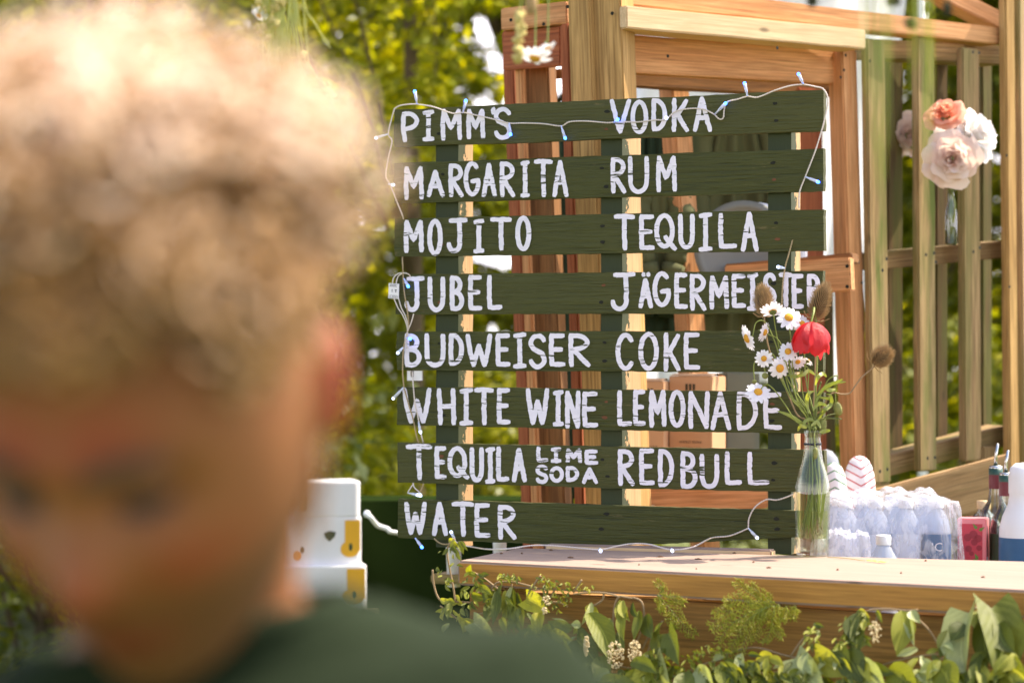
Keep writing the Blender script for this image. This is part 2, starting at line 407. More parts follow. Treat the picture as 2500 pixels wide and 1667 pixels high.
# ---------------------------------------------------------------- drinks sign made from a pallet
SL, SR = Vector((-.249, 5.10, 0)), Vector((.608, 4.72, 0))
su = (SR - SL).normalized(); SA = math.atan2(-su.y, su.x)
sn = Vector((-math.sin(SA), -math.cos(SA), 0))                   # faces the camera
CT_Z = 1.171                                                    # counter top height
sign = thing('pallet_sign', 'dark green painted pallet lettered with a white hand painted drinks list', 'sign', (SL.x, SL.y, 1.0), rz=-SA)
SM = wmat(sign); SI = SM.inverted()
def SP(px, py, off=0.0):
    """photo pixel to sign coordinates: x along the slats, y back into the pallet, z up"""
    return SI @ plane_hit(px, py, SL + sn * off, sn)

def slat_paint():
    m = N('sign_green_paint'); v = m.coords((4, 60, 60)); vf = m.coords((7, 210, 210))
    a = m.noise(v, 1.6, 6, .62, .8); b = m.noise(vf, 1.3, 4, .6)
    col = m.mix(a, (.038, .042, .007), (.078, .080, .013))
    col = m.mix(m.ramp(b, [(.28, 1.0), (.45, 0.0)]), col, (.018, .024, .006))
    oi = m.n('ShaderNodeObjectInfo'); col = m.mix(m.math('MULTIPLY', oi.outputs['Random'], .4), col, (.10, .092, .026))
    wear = m.noise(m.coords((9, 60, 60)), 1.0, 5, .75)
    col = m.mix(m.ramp(wear, [(.63, 0.0), (.70, .8)]), col, (.17, .13, .055))
    h = m.math('ADD', b, m.math('MULTIPLY', a, .8))
    return m.done(m.bsdf(col, .62, m.bump(h, 1.0, .005), Specular_IOR_Level=.35))
PAINT = slat_paint()
def letter_paint():
    m = N('letter_white_paint'); v = m.coords((22, 240, 240), rand=True); f = m.noise(v, 1.0, 4, .6)
    g_ = m.noise(m.coords((9, 45, 45)), 1.0, 3)
    k = m.math('ADD', f, m.math('MULTIPLY', m.math('SUBTRACT', g_, .5), .55))
    col = m.mix(m.ramp(k, [(.32, 1.0), (.38, 0.0)]), (.84, .775, .85), (.040, .045, .008))
    col = m.mix(m.ramp(g_, [(.5, 0.0), (.72, .35)]), col, (.50, .50, .56))
    return m.done(m.bsdf(col, .6, m.bump(f, .5, .002)))
LPAINT = letter_paint()
HOLE = simple('nail_hole_dark', (.012, .012, .006), .9)
RUST = simple('nail_rust', (.16, .055, .02), .8, .4, 90)

def raw_or_paint():
    m = N('stringer_side'); tc = m.n('ShaderNodeTexCoord'); sp = m.n('ShaderNodeSeparateXYZ', {0: tc.outputs['Object']})
    v = m.coords((60, 60, 4)); a = m.noise(v, 1.4, 5, .6)
    raw = m.mix(a, (.42, .25, .11), (.56, .37, .19)); gf = m.noise(m.coords((170, 170, 7)), 1.2, 3)
    raw = m.mix(m.ramp(gf, [(.35, .6), (.6, 0.0)]), raw, (.30, .17, .07))
    e = m.noise(m.coords((30, 30, 22)), 1.0, 5, .7)
    edge = m.math('SUBTRACT', sp.outputs[1], m.math('MULTIPLY', m.math('SUBTRACT', e, .42), .14))
    k = m.math('LESS_THAN', edge, .036)
    col = m.mix(k, raw, (.030, .040, .010))
    return m.done(m.bsdf(col, .75, m.bump(gf, .4, .002)))
STRSIDE = raw_or_paint()
for px0, px1, t, bot in ((1055, 1110, .072, 1.09), (1459, 1511, .105, 1.10), (1868, 1925, .06, 1.10)):
    a0, a1 = SP(px0, 870).x, SP(px1, 870).x
    g = G(); K = 30; vs = []
    z0, z1 = bot - 1.0 + .06, SP((px0 + px1) / 2, 275 if px0 < 1300 else (262 if px0 < 1800 else 240)).z
    for i in range(K + 1):
        z = lerp(z0, z1, i / K); j = [.0012 * noise.noise((i * .7, q * 3.1, px0)) for q in range(4)]
        vs += [(a0 + j[0], .0185, z), (a1 + j[1], .0185, z), (a1 + j[2], .0185 + t, z), (a0 + j[3], .0185 + t, z)]
    g.add(vs, [(i * 4 + q, i * 4 + (q + 1) % 4, i * 4 + 4 + (q + 1) % 4, i * 4 + 4 + q) for i in range(K) for q in range(4)] + [(3, 2, 1, 0), tuple(K * 4 + q for q in range(4))])
    g.build('stringer', STRSIDE, sign, SM, smooth=False)

LT = {}
def arc(cx, cy, rx, ry, a0, a1, n=14):
    return [(cx + rx * math.cos(R(lerp(a0, a1, i / n))), cy + ry * math.sin(R(lerp(a0, a1, i / n)))) for i in range(n + 1)]
LT['I'] = [[(.02, .96), (.98, 1)], [(.5, .95), (.5, .05)], [(.0, 0), (1, .02)]]
LT['P'] = [[(.06, .98), (.02, .5), (.14, 0)], [(.06, .97)] + arc(.3, .71, .7, .27, 80, -78) + [(.12, .4)]]
LT['M'] = [[(.08, 0), (.06, .5), (.1, 1)], [(.1, .97), (.5, .38), (.92, 1)], [(.92, .98), (.95, .5), (.98, .02)]]
LT["'"] = [[(.5, 1), (.6, 0)]]
LT['S'] = [arc(.5, .76, .46, .23, 20, 200) + [(.2, .58), (.5, .5), (.82, .42)] + arc(.5, .23, .46, .23, 30, -170)]
LT['A'] = [[(0, 0), (.2, .45), (.46, 1)], [(.46, 1), (.72, .5), (1, 0)], [(.18, .38), (.8, .40)]]
LT['R'] = [[(.06, 1), (.06, .5), (.1, 0)], [(.06, .97)] + arc(.3, .76, .62, .22, 80, -80) + [(.12, .5)], [(.2, .5), (.55, .28), (1, 0)]]
LT['G'] = [arc(.52, .5, .5, .5, 48, 340, 20) + [(.96, .46)], [(.5, .42), (1, .46)]]
LT['T'] = [[(0, .98), (.5, 1), (1, .97)], [(.5, .96), (.5, .5), (.53, 0)]]
LT['O'] = [arc(.5, .5, .47, .5, 100, 466, 24)]
LT['J'] = [[(.12, .98), (1, 1)], [(.62, .96), (.66, .5), (.64, .3)] + arc(.34, .24, .32, .24, 5, -175)]
LT['U'] = [[(.04, 1), (.06, .4)] + arc(.5, .3, .44, .3, 185, 355) + [(.96, .45), (.94, 1)]]
LT['B'] = [[(.08, 1), (.06, .5), (.1, 0)], [(.08, .97)] + arc(.32, .76, .5, .21, 80, -80) + [(.14, .53)], [(.14, .53)] + arc(.36, .26, .62, .26, 78, -84) + [(.1, .02)]]
LT['E'] = [[(.08, 1), (.06, .5), (.1, .02)], [(.08, .97), (.95, .98)], [(.1, .52), (.82, .52)], [(.1, .03), (1, .03)]]
LT['L'] = [[(.1, 1), (.08, .5), (.12, .04)], [(.1, .04), (.5, .03), (1, .05)]]
LT['D'] = [[(.08, 1), (.06, .5), (.1, 0)], [(.08, .98)] + arc(.25, .5, .72, .48, 78, -80, 16) + [(.1, .02)]]
LT['W'] = [[(.02, 1), (.14, .4), (.27, 0)], [(.27, .02), (.4, .4), (.5, .66)], [(.5, .64), (.62, .3), (.74, 0)], [(.74, .02), (.86, .4), (.97, 1)]]
LT['H'] = [[(.05, 1), (.1, .5), (.14, 0)], [(.9, 1), (.92, .5), (.95, 0)], [(.1, .5), (.9, .52)]]
LT['N'] = [[(.06, 0), (.04, .5), (.06, 1)], [(.06, .98), (.5, .5), (.9, .02)], [(.9, 0), (.92, .5), (.96, 1)]]
LT['Q'] = [arc(.44, .53, .42, .46, 100, 466, 24), [(.5, .35), (.75, .15), (1, .0)]]
LT['V'] = [[(0, 1), (.25, .4), (.48, 0)], [(.48, .02), (.72, .5), (1, 1)]]
LT['K'] = [[(.1, 1), (.1, .5), (.08, 0)], [(.95, .96), (.5, .62), (.14, .42)], [(.3, .55), (.62, .28), (1, 0)]]
LT['C'] = [arc(.54, .5, .5, .5, 42, 318, 18)]
LT['Ä'] = LT['A'] + [[(.28, 1.22), (.30, 1.2)], [(.74, 1.22), (.76, 1.2)]]

def letters(g, ch, x0, x1, y0, y1, wpx=11.0, k0=0):
    for k, st in enumerate(LT[ch]):
        pts = [Vector((lerp(x0 + wpx * .42, x1 - wpx * .42, a), lerp(y1 - wpx * .4, y0 + wpx * .4, b))) for a, b in st]
        if len(pts) < 4:                                        # straight strokes get a slight hand wobble
            q = []
            for a, b in zip(pts, pts[1:]):
                q += [a.lerp(b, i / 6) for i in range(6)]
            pts = q + [pts[-1]]
            for p in pts[1:-1]: p.x += rnd(-.7, .7); p.y += rnd(-.5, .5)
        d = pts[1] - pts[0]
        if d.length > 0: d.normalize()
        e = pts[-1] - pts[-2]
        if e.length > 0: e.normalize()
        res = [pts[0] - d * wpx * .35]                          # resample finely, rounded ends
        for a, b in zip(pts, pts[1:]):
            n = max(1, int((b - a).length / 3.0)); res += [a.lerp(b, i / n) for i in range(n)]
        res += [pts[-1], pts[-1] + e * wpx * .35]
        n = len(res); vs = []; s0 = rnd(0, 50)
        for i, p in enumerate(res):
            t = (res[min(i + 1, n - 1)] - res[max(i - 1, 0)])
            t = t.normalized() if t.length > 1e-6 else Vector((1, 0))
            nn = Vector((-t.y, t.x)); endk = min(i, n - 1 - i)
            hw = wpx * .5 * (.62 if endk == 0 else (.9 if endk == 1 else 1))
            for sg in (1, -1):
                jw = hw * (1 + .20 * noise.noise((i * .35 + s0, sg * 9.0, k)) + .10 * noise.noise((i * 1.7 + s0, sg * 5.0, k)))
                q = p + nn * jw * sg
                vs.append(SP(q.x, q.y, .0012 + (k0 + k) * .00016 + i * .000004))
        g.add(vs, [(2 * i, 2 * i + 1, 2 * i + 3, 2 * i + 2) for i in range(n - 1)])

SLATS = [
 ((962, 268, 359), (2011, 219, 320), [("P",979,1022,272,348),("I",1031,1061,269,345),("M",1074,1128,266,344),("M",1137,1185,266,341),("'",1199,1210,262,281),("S",1205,1250,262,341),
   ("V",1489,1541,242,327),("O",1539,1583,245,327),("D",1589,1629,240,322),("K",1638,1682,239,323),("A",1692,1738,236,323)]),
 ((962, 398, 497), (2010, 362, 467), [("M",984,1035,406,489),("A",1042,1086,415,482),("R",1094,1132,399,482),("G",1132,1173,395,479),("A",1176,1213,398,482),("R",1219,1258,394,482),("I",1270,1294,392,482),("T",1303,1350,389,482),("A",1349,1388,391,482),
   ("R",1490,1529,384,473),("U",1532,1586,381,473),("M",1600,1653,380,470)]),
 ((963, 533, 627), (2011, 512, 612), [("M",984,1035,537,618),("O",1043,1081,535,624),("J",1090,1142,533,617),("I",1155,1183,535,618),("T",1196,1250,530,612),("O",1258,1297,527,613),
   ("T",1498,1551,523,612),("E",1559,1599,523,612),("Q",1597,1653,521,612),("U",1655,1697,522,608),("I",1705,1740,519,614),("L",1751,1800,520,609),("A",1809,1852,517,615)]),
 ((965, 669, 767), (2009, 661, 765), [("J",987,1037,675,761),("U",1043,1088,675,761),("B",1097,1133,672,759),("E",1142,1178,671,759),("L",1187,1227,671,758),
   ("J",1490,1552,665,759),("Ä",1559,1594,679,753),("G",1593,1638,663,749),("E",1645,1680,665,755),("R",1683,1725,666,759),("M",1730,1780,672,756),("E",1785,1822,668,753),("I",1823,1852,666,758),("S",1863,1896,666,745),("T",1901,1936,665,750),("E",1932,1963,668,755),("R",1969,2003,668,750)]),
 ((968, 810, 904), (2009, 807, 909), [("B",986,1029,813,896),("U",1035,1089,813,896),("D",1094,1133,813,893),("W",1136,1203,814,896),("E",1209,1247,813,896),("I",1252,1286,812,899),("S",1290,1335,814,900),("E",1339,1381,813,896),("R",1386,1442,813,896),
   ("C",1502,1550,813,904),("O",1558,1609,811,904),("K",1618,1662,811,907),("E",1668,1710,811,904)]),
 ((969, 944, 1038), (2010, 957, 1059), [("W",981,1055,946,1034),("H",1065,1115,947,1038),("I",1121,1156,947,1038),("T",1157,1206,946,1038),("E",1212,1247,946,1037),("W",1283,1342,947,1037),("I",1349,1377,952,1040),("N",1379,1418,953,1046),("E",1420,1461,955,1044),
   ("L",1505,1544,952,1042),("E",1545,1577,950,1040),("M",1583,1627,951,1044),("O",1632,1674,952,1043),("N",1679,1734,954,1047),("A",1735,1785,955,1050),("D",1796,1851,955,1051),("E",1862,1910,957,1050)]),
 ((970, 1081, 1178), (2013, 1099, 1203), [("T",990,1056,1084,1172),("E",1060,1091,1088,1170),("Q",1092,1146,1089,1170),("U",1146,1182,1091,1176),("I",1184,1210,1091,1180),("L",1210,1244,1089,1177),("A",1250,1286,1093,1177),
   ("L",1308,1339,1088,1128),("I",1344,1371,1092,1129),("M",1380,1421,1094,1132),("E",1426,1461,1097,1134),("S",1307,1339,1134,1180),("O",1341,1377,1138,1177),("D",1380,1414,1137,1176),("A",1421,1460,1140,1181),
   ("R",1507,1550,1095,1186),("E",1559,1599,1094,1185),("D",1605,1646,1095,1189),("B",1660,1703,1100,1192),("U",1707,1757,1107,1192),("L",1767,1812,1101,1185),("L",1821,1879,1102,1185)]),
 ((971, 1217, 1313), (1946, 1247, 1311), [("W",986,1043,1224,1305),("A",1055,1093,1224,1308),("T",1102,1158,1224,1310),("E",1157,1198,1227,1313),("R",1214,1261,1231,1317)]),
]
for si, ((lx, lt, lb), (rx, rt, rb), lets) in enumerate(SLATS):
    g = G(); K, J = 60, 6; vs = []; t = .0175
    for i in range(K + 1):
        u = i / K; px = lerp(lx, rx, u)
        sag = 18 * math.sin(u * math.pi) ** 1.2 if si == 7 else 0
        tw = noise.noise((u * 5, si * 7.7, 0)) * 1.6; bw = noise.noise((u * 5, si * 7.7, 9)) * 1.8 + sag
        jl = rnd(-.8, .8); jb = rnd(-.8, .8)
        for j in range(J + 1):
            v = j / J; py = lerp(lerp(lt, rt, u) + tw + jl * (j == 0), lerp(lb, rb, u) + bw + jb * (j == J), v)
            p = SP(px + (rnd(-1, 1) if i in (0, K) else 0), py); p.y = .0006 * abs(noise.noise((u * 30, v * 6, si)))
            if j in (0, J): p.y += .0012
            vs.append(p)
    nf = len(vs)
    vs += [Vector((p.x, t, p.z)) for p in vs]
    Q = J + 1; fs = []
    for i in range(K):
        for j in range(J):
            a = i * Q + j; fs.append((a, a + 1, a + Q + 1, a + Q)); fs.append((nf + a, nf + a + Q, nf + a + Q + 1, nf + a + 1))
        a, b = i * Q, i * Q + J
        fs.append((a, a + Q, nf + a + Q, nf + a)); fs.append((b, nf + b, nf + b + Q, b + Q))
    for j in range(J):
        fs.append((j, nf + j, nf + j + 1, j + 1)); a = K * Q + j; fs.append((a, a + 1, nf + a + 1, nf + a))
    g.add(vs, fs)
    for cx_ in (1075, 1475, 1890):
        for fr in (.3, .72):
            u = (cx_ - lx) / (rx - lx); py = lerp(lerp(lt, rt, u), lerp(lb, rb, u), fr) + rnd(-3, 3); c = SP(cx_ + rnd(-8, 8), py, .0008)
            k = 9; rr = rnd(.0026, .0042)
            g.add([c + Vector((math.cos(6.283 * i / k) * rr * rnd(.8, 1.3) * 1.5, 0, math.sin(6.283 * i / k) * rr * rnd(.7, 1.1))) for i in range(k)], [tuple(range(k))], 1 + int(random.random() < .35))
    so = g.build('slat', [PAINT, HOLE, RUST], sign, SM, smooth=False)
    WM[so.name] = SM
    words_, prev = [], None
    for L_ in lets:                                             # one lettering part per painted word
        if prev is None or not -30 < L_[1] - prev[2] < 24 or (L_[4] - L_[3] < 55) != (prev[4] - prev[3] < 55) and L_[0] != "'" and prev[0] != "'": words_.append([])
        words_[-1].append(L_); prev = L_
    for wd_ in words_:
        g = G()
        for n, (ch, x0, x1, y0, y1) in enumerate(wd_):
            small = y1 - y0 < 55 and ch != "'"
            letters(g, ch, x0, x1, y0, y1, 10.0 if small else (11.8 if si > 1 else 11.2), (n % 2) * 4)
        g.build('lettering', LPAINT, so, SM, smooth=False, recalc=False)

# ---------------------------------------------------------------- fairy lights
def smooth_path(pts, n=8):
    pts = [Vector(p) for p in pts]; out = []
    for i in range(len(pts) - 1):
        p0, p1, p2, p3 = pts[max(i - 1, 0)], pts[i], pts[i + 1], pts[min(i + 2, len(pts) - 1)]
        for k in range(n):
            t = k / n
            out.append(.5 * ((2 * p1) + (p2 - p0) * t + (2 * p0 - 5 * p1 + 4 * p2 - p3) * t * t + (3 * p1 - p0 - 3 * p2 + p3) * t ** 3))
    return out + [pts[-1]]
WIRE = simple('wire_clear_white', (.72, .62, .55), .35, .06)
WIREB = simple('wire_clear_brown', (.42, .30, .15), .35, .1)
LEDB = N('led_body'); LEDB = LEDB.done(LEDB.bsdf((.82, .84, .9), .15, Transmission_Weight=.3))
def led_tip(c, s):
    m = N('led_tip'); e = m.n('ShaderNodeEmission', {0: (*c, 1), 1: s}).outputs[0]; return m.done(e)
LED_B, LED_W = led_tip((.03, .13, 1.0), 7.0), led_tip((.55, .66, 1.0), 2.4)
def SW(px, py, off=.006): return SM @ SP(px, py, off)
fl = thing('fairy_light_string', 'string of small blue white fairy lights wound round the drinks sign', 'fairy lights', SW(965, 262))
def wire(pts, mat=WIRE, r=.0010, tw=True):
    g = G(); path = smooth_path([Vector(p) for p in pts], 7)
    if not tw: g.tube(path, .0013, 6)
    else:
        acc = 0; L = [0]
        for a, b in zip(path, path[1:]): acc += (b - a).length; L.append(acc)
        n = max(8, int(acc / .0028)); i = 0; P1, P2 = [], []
        for k in range(n + 1):
            s_ = acc * k / n
            while i < len(L) - 2 and L[i + 1] < s_: i += 1
            p = path[i].lerp(path[i + 1], (s_ - L[i]) / max(1e-9, L[i + 1] - L[i])); t = (path[i + 1] - path[i]).normalized()
            a = t.cross(Vector((.1, 1, .05))).normalized(); b = t.cross(a); ph = s_ / .0105 * 2 * math.pi
            o = (a * math.cos(ph) + b * math.sin(ph)) * r
            P1.append(p + o); P2.append(p - o)
        g.tube(P1, r * .95, 5); g.tube(P2, r * .95, 5)
    return g.build('wire', mat, fl)
def led(p0, p1, blue=True):
    p0, p1 = Vector(p0), Vector(p1); d = (p1 - p0); L = d.length; d.normalize()
    g = G(); g.tube([p0, p0 + d * L * .3, p0 + d * L * .34, p1 - d * .005], [.0018, .0021, .0030, .0031], 8, 0)
    g.tube([p1 - d * .006, p1 - d * .0015, p1], [.0031, .0029, .0014], 8, 1)
    g.build('bulb', [LEDB, LED_B if blue else LED_W], fl)
W3 = lambda L, off=.006: [SW(x, y, off + (o[0] if o else 0)) for x, y, *o in L]
wire(W3([(963,266),(975,259),(990,256),(1018,255),(1060,262),(1105,277),(1130,275),(1160,281),(1200,290),(1243,301),(1270,301),(1290,301),(1330,303),(1370,308),(1390,298),(1430,296),(1480,300),(1497,299),(1530,298),(1560,298),(1600,293),(1625,292),(1650,272),(1690,265),(1720,268),(1745,280)]))
wire(W3([(1745,280),(1756,291),(1766,288),(1768,268),(1775,250),(1800,243),(1825,236),(1850,238),(1890,222),(1930,210),(1962,207),(1990,212),(2010,218),(2021,240),(2018,270),(2008,312),(1990,370),(1966,432),(1952,470),(1951,509)]))
wire(W3([(1950,520,-.03),(1938,575,-.01),(1926,620),(1917,652),(1912,685),(1909,738),(1912,790)]), WIREB)
wire(W3([(963,266),(956,290),(948,328),(957,345),(948,385),(942,430),(952,450),(968,490),(983,528),(986,545,-.03)]))
wire(W3([(983,622,-.02),(983,640),(985,690),(988,720),(996,770),(997,800),(990,830),(985,850),(983,900),(986,945),(989,955),(998,988),(1009,1025),(1018,1069),(1022,1079)]), WIREB)
wire(W3([(1007,905,-.01),(1009,940),(1013,984),(1020,1015),(1025,1045),(1031,1072),(1034,1082,-.02)]))
wire(W3([(958,693),(962,677),(976,667),(998,670),(1008,690,-.03)]), tw=False)
wire(W3([(967,693),(972,675),(984,667)]), tw=False)
wire(W3([(962,729),(972,752),(982,767),(992,790),(995,812),(988,838)]), tw=False)
wire(W3([(973,728),(980,752),(990,772),(998,800)]), tw=False)
wire(W3([(1010,766),(1004,787),(994,812),(990,835),(996,850)]), tw=False)
wire(W3([(1008,1178),(1012,1190),(1024,1203),(997,1204),(1003,1190),(1010,1180)]), tw=False)
wire(W3([(1034,1180),(1030,1192),(1024,1206),(1024,1214)]), WIREB)
wire(W3([(1060,1314),(1072,1324),(1085,1328),(1100,1326),(1112,1321)]), WIREB)
wire([SW(1112,1321), SW(1126,1328), SW(1144,1333), SW(1191,1340), P(1240,1339,4.72), P(1300,1331,4.74), P(1345,1331,4.72), P(1393,1335,4.70), P(1464,1341,4.68), P(1500,1334,4.70), P(1540,1327,4.72), P(1584,1328,4.70), P(1639,1341,4.65), P(1691,1335,4.66), SW(1737,1313,.02), SW(1783,1307), SW(1827,1289)])
wire(W3([(1827,1289),(1829,1264),(1844,1237),(1871,1219),(1896,1220),(1920,1213),(1936,1206)]))
for a, b, bl in (((1018,255),(1012,220),1),((1130,275),(1138,243),1),((1243,301),(1247,332),1),((1370,308),(1381,341),1),((1498,300),(1511,290),1),((1628,294),(1626,284),0),((1745,280),(1774,250),1),((1825,236),(1817,200),1),((1962,207),(1948,178),1),
    ((948,328),(915,338),0),((948,450),(963,452),0),((1966,432),(2001,446),1),((1917,655),(1896,651),0),((986,680),(998,702),1),((994,825),(1004,828),1),((984,848),(969,864),0),((985,946),(958,975),0),((1022,1030),(1027,1058),0),((1024,1203),(1028,1212),0),((1014,1313),(1032,1338),1),((1112,1321),(1100,1295),0),((1827,1289),(1851,1315),0),((997,1203),(1023,1209),0)):
    led(SW(*a, .008), SW(*b, .011), bl)
for px, d in ((1464, 4.68), (1639, 4.65)): led(P(px, 1338, d), P(px + 3, 1346, d - .015), False)
# paper tag of the light string
TAGM = N('tag_white'); TAGM = TAGM.done(TAGM.bsdf((.80, .76, .76), .5))
INK = simple('ink_black', (.02, .02, .025), .6)
g = G(); q = [SW(949, 691, .012), SW(974, 693, .010), SW(973, 730, .010), SW(948, 728, .012)]
g.add(q + [p + Vector((.0006, .0008, 0)) for p in q], [(0, 1, 2, 3), (7, 6, 5, 4), (0, 4, 5, 1), (1, 5, 6, 2), (2, 6, 7, 3), (3, 7, 4, 0)])
tg = g.build('tag', TAGM, fl, smooth=False)
def tquad(g, u0, v0, u1, v1, off=.0004, mat=0):
    f = lambda u, v: q[0] + (q[1] - q[0]) * u + (q[3] - q[0]) * v + sn * off
    g.add([f(u0, v0), f(u1, v0), f(u1, v1), f(u0, v1)], [(0, 1, 2, 3)], mat)
g = G()
for (a, b, c, d) in ((.1, .06, .85, .085), (.1, .12, .7, .145), (.1, .18, .8, .205), (.3, .4, .42, .43), (.34, .43, .38, .53), (.3, .53, .42, .56), (.62, .38, .7, .46), (.72, .38, .8, .46), (.67, .48, .75, .58)): tquad(g, a, b, c, d)
tquad(g, .12, .78, .88, .96); tquad(g, .15, .80, .85, .94, .0006, 1)
for k, xs in enumerate(([(0, 0, .25, 1)], [(0, 0, .25, 1), (.3, .4, .6, .6), (.6, 0, .9, .4), (.6, .6, .9, 1)], [(0, 0, .25, 1), (.3, 0, .9, .2), (.3, .4, .7, .6), (.3, .8, .9, 1)], [(0, .2, .25, 1), (.6, .2, .85, 1), (.2, 0, .7, .25), (.2, .5, .7, .65)])):
    for (a, b, c, d) in xs: tquad(g, .2 + k * .155 + a * .12, .825 + b * .09, .2 + k * .155 + c * .12, .825 + d * .09, .0008)
g.build('print', [INK, TAGM], tg, smooth=False, recalc=False)
g = G()
for (x0, y0, x1, y1) in ((994, 905, 1002, 929), (1010, 905, 1030, 929), (1002, 920, 1010, 929)):
    qq = [SW(x0, y0, -.004), SW(x1, y0, -.004), SW(x1, y1, -.004), SW(x0, y1, -.004)]
    g.add(qq + [p + Vector((.002, .004, 0)) for p in qq], [(0, 1, 2, 3), (7, 6, 5, 4), (0, 4, 5, 1), (1, 5, 6, 2), (2, 6, 7, 3), (3, 7, 4, 0)])
g.build('hanger_clip', TAGM, fl, smooth=False)
# ---------------------------------------------------------------- timber hut
n2 = Vector((.643, -.766, 0)); n1 = sn.copy()
hut = thing('timber_hut', 'raw timber bar hut frame with square corner post and stacked beams behind the sign', 'hut', (.35, 5.4, 0))
def beam(name, a, b, wpx, t, nrm, mat, w1px=None, parent=hut, foreshort=1.0, bevel=.003):
    A, B = P(*a), P(*b)
    return plank(name, A, B, wpx * a[2] / F / foreshort, t, nrm, mat, parent, (w1px or wpx) * b[2] / F / foreshort, bevel)
def post(name, a, b, d, wpx, t, nrm, mat, parent=hut, ground=True, w1=None):
    A, B = P(a[0], a[1], d), P(b[0], b[1], d)
    if ground: B = A + (B - A) * ((A.z - .0) / (A.z - B.z))
    n = Vector(nrm).normalized(); c = max(.5, -n.y)
    return plank(name, A, B, wpx * d / F / c, t, nrm, mat, parent, None, .004)
post('corner_post', (1410, -70), (1460, 1330), 5.335, 54, .09, n1, W_POST)
post('corner_post', (1474, -70), (1524, 1330), 5.33, 76, .082, n1, W_POST)
post('batten', (1377, 58), (1414, 1250), 5.43, 23, .03, n1, W_RED)
post('post', (1262, 80), (1306, 1230), 5.60, 20, .02, n1, W_ORANGE)
post('post', (1303, 80), (1346, 1230), 5.62, 64, .05, n1, W_BROWN)
post('batten', (1237, 78), (1277, 1050), 5.72, 27, .05, n1, W_RED)
beam('beam', (1222, 48, 5.58), (1384, 30, 5.49), 54, .05, n1, W_ORANGE)
beam('board', (1226, 124, 5.60), (1368, 113, 5.52), 96, .018, n1, W_RED)
beam('board', (1328, 181, 5.7), (1372, 179, 5.68), 22, .03, n1, W_BROWN)
beam('beam', (1530, 41.5, 5.30), (2115, 96, 5.80), 55, .085, n2, W_PALE, 48)
beam('beam', (1500, -18, 5.36), (2441, 88, 6.12), 55, .06, n2, W_ORANGE, 41)
beam('beam', (1505, 129, 5.43), (2063, 165, 5.90), 92, .045, n2, W_ORANGE, 82)
beam('beam', (1530, 188, 5.60), (2030, 218, 6.0), 44, .045, n2, W_BROWN, 40)
post('post', (1661, 190), (1693, 660), 5.78, 46, .05, n2, W_ORANGE)
post('post', (2074, 122), (2106, 1190), 5.87, 42, .05, n2, W_ORANGE)
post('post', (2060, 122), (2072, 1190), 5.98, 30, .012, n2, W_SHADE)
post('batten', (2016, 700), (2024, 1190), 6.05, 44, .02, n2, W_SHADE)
post('batten', (1979, 215), (1985, 660), 5.95, 66, .03, n2, W_RED)
beam('rail', (1770, 690, 5.60), (2076, 669, 5.46), 82, .03, n1, W_ORANGE)
beam('rail', (1770, 658, 5.68), (2080, 630, 5.54), 26, .05, n1, W_BROWN)
post('post', (2466, -70), (2480, 1300), 6.10, 28, .025, n2, W_POST)
post('post', (2497, -70), (2512, 1300), 6.16, 34, .05, (.9, -.43, 0), W_LATH)
beam('brace', (2235, -55, 6.2), (2452, 52, 6.22), 44, .05, n2, W_ORANGE)
plank('back_shelf', Vector((.0, 5.16, 1.029)), Vector((1.35, 4.86, 1.029)), .03, .50, n1, W_FASC, hut)
plank('shelf_board', P(1555, 1222, 5.62), P(1875, 1212, 5.62), .055, .02, n2, W_ORANGE, hut, bevel=.003)
plank('shelf_board', P(1500, 1262, 5.55), P(1790, 1252, 5.75), .05, .02, n2, W_PALE, hut, bevel=.003)

g = G()
for (px, py, d, n_) in ((2060, 136, 5.83, n2), (2056, 172, 5.83, n2), (2048, 190, 5.83, n2), (1893, 118, 5.50, n2), (1626, 138, 5.42, n2), (2119, 150, 5.82, n2), (2070, 650, 5.46, n1), (2070, 700, 5.46, n1), (2092, 640, 5.84, n2), (2100, 690, 5.84, n2), (1497, 34, 5.32, n1), (1388, 18, 5.32, n1), (2453, 380, 6.07, n2), (2460, 700, 6.07, n2), (1330, 60, 5.46, n1), (1250, 50, 5.5, n1)):
    g = G(); g.disc(P(px, py, d) + Vector(n_) * .006, n_, .0042, 10); g.build('screw', HOLE, hut, smooth=False)
pal = thing('wooden_pallet', 'slatted wooden pallet panel standing upright with mossy green pickets at right', 'pallet', (1.1, 6.0, 0))
for (x0, x1, y0, y1, d, wp, m) in ((2139, 2154, 96, 1180, 5.88, 52, W_MOSS), (2261, 2267, 92, 1150, 5.99, 50, W_MOSS), (2371, 2377, 118, 1125, 6.06, 50, W_LATH)):
    post('picket', (x0, y0), (x1, y1), d, wp, .022, n2, m, pal, False)
for (x, y0, y1, d, wp) in ((2187, 118, 1112, 6.13, 44), (2301, 140, 1085, 6.22, 34), (2411, 150, 1050, 6.30, 30)):
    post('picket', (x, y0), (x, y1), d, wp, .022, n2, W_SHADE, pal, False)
for (a, b, wp) in (((2125, 118, 5.98), (2445, 135, 6.22), 46), ((2120, 639, 5.97), (2450, 609, 6.2), 42), ((2130, 1148, 5.96), (2460, 1063, 6.2), 50)):
    beam('rail', a, b, wp, .07, n2, W_LATH, parent=pal)
post('foot', (2154, 1150), (2154, 1400), 5.93, 46, .06, n2, W_LATH, pal); post('foot', (2420, 1090), (2420, 1400), 6.12, 46, .06, n2, W_LATH, pal)
g = G()
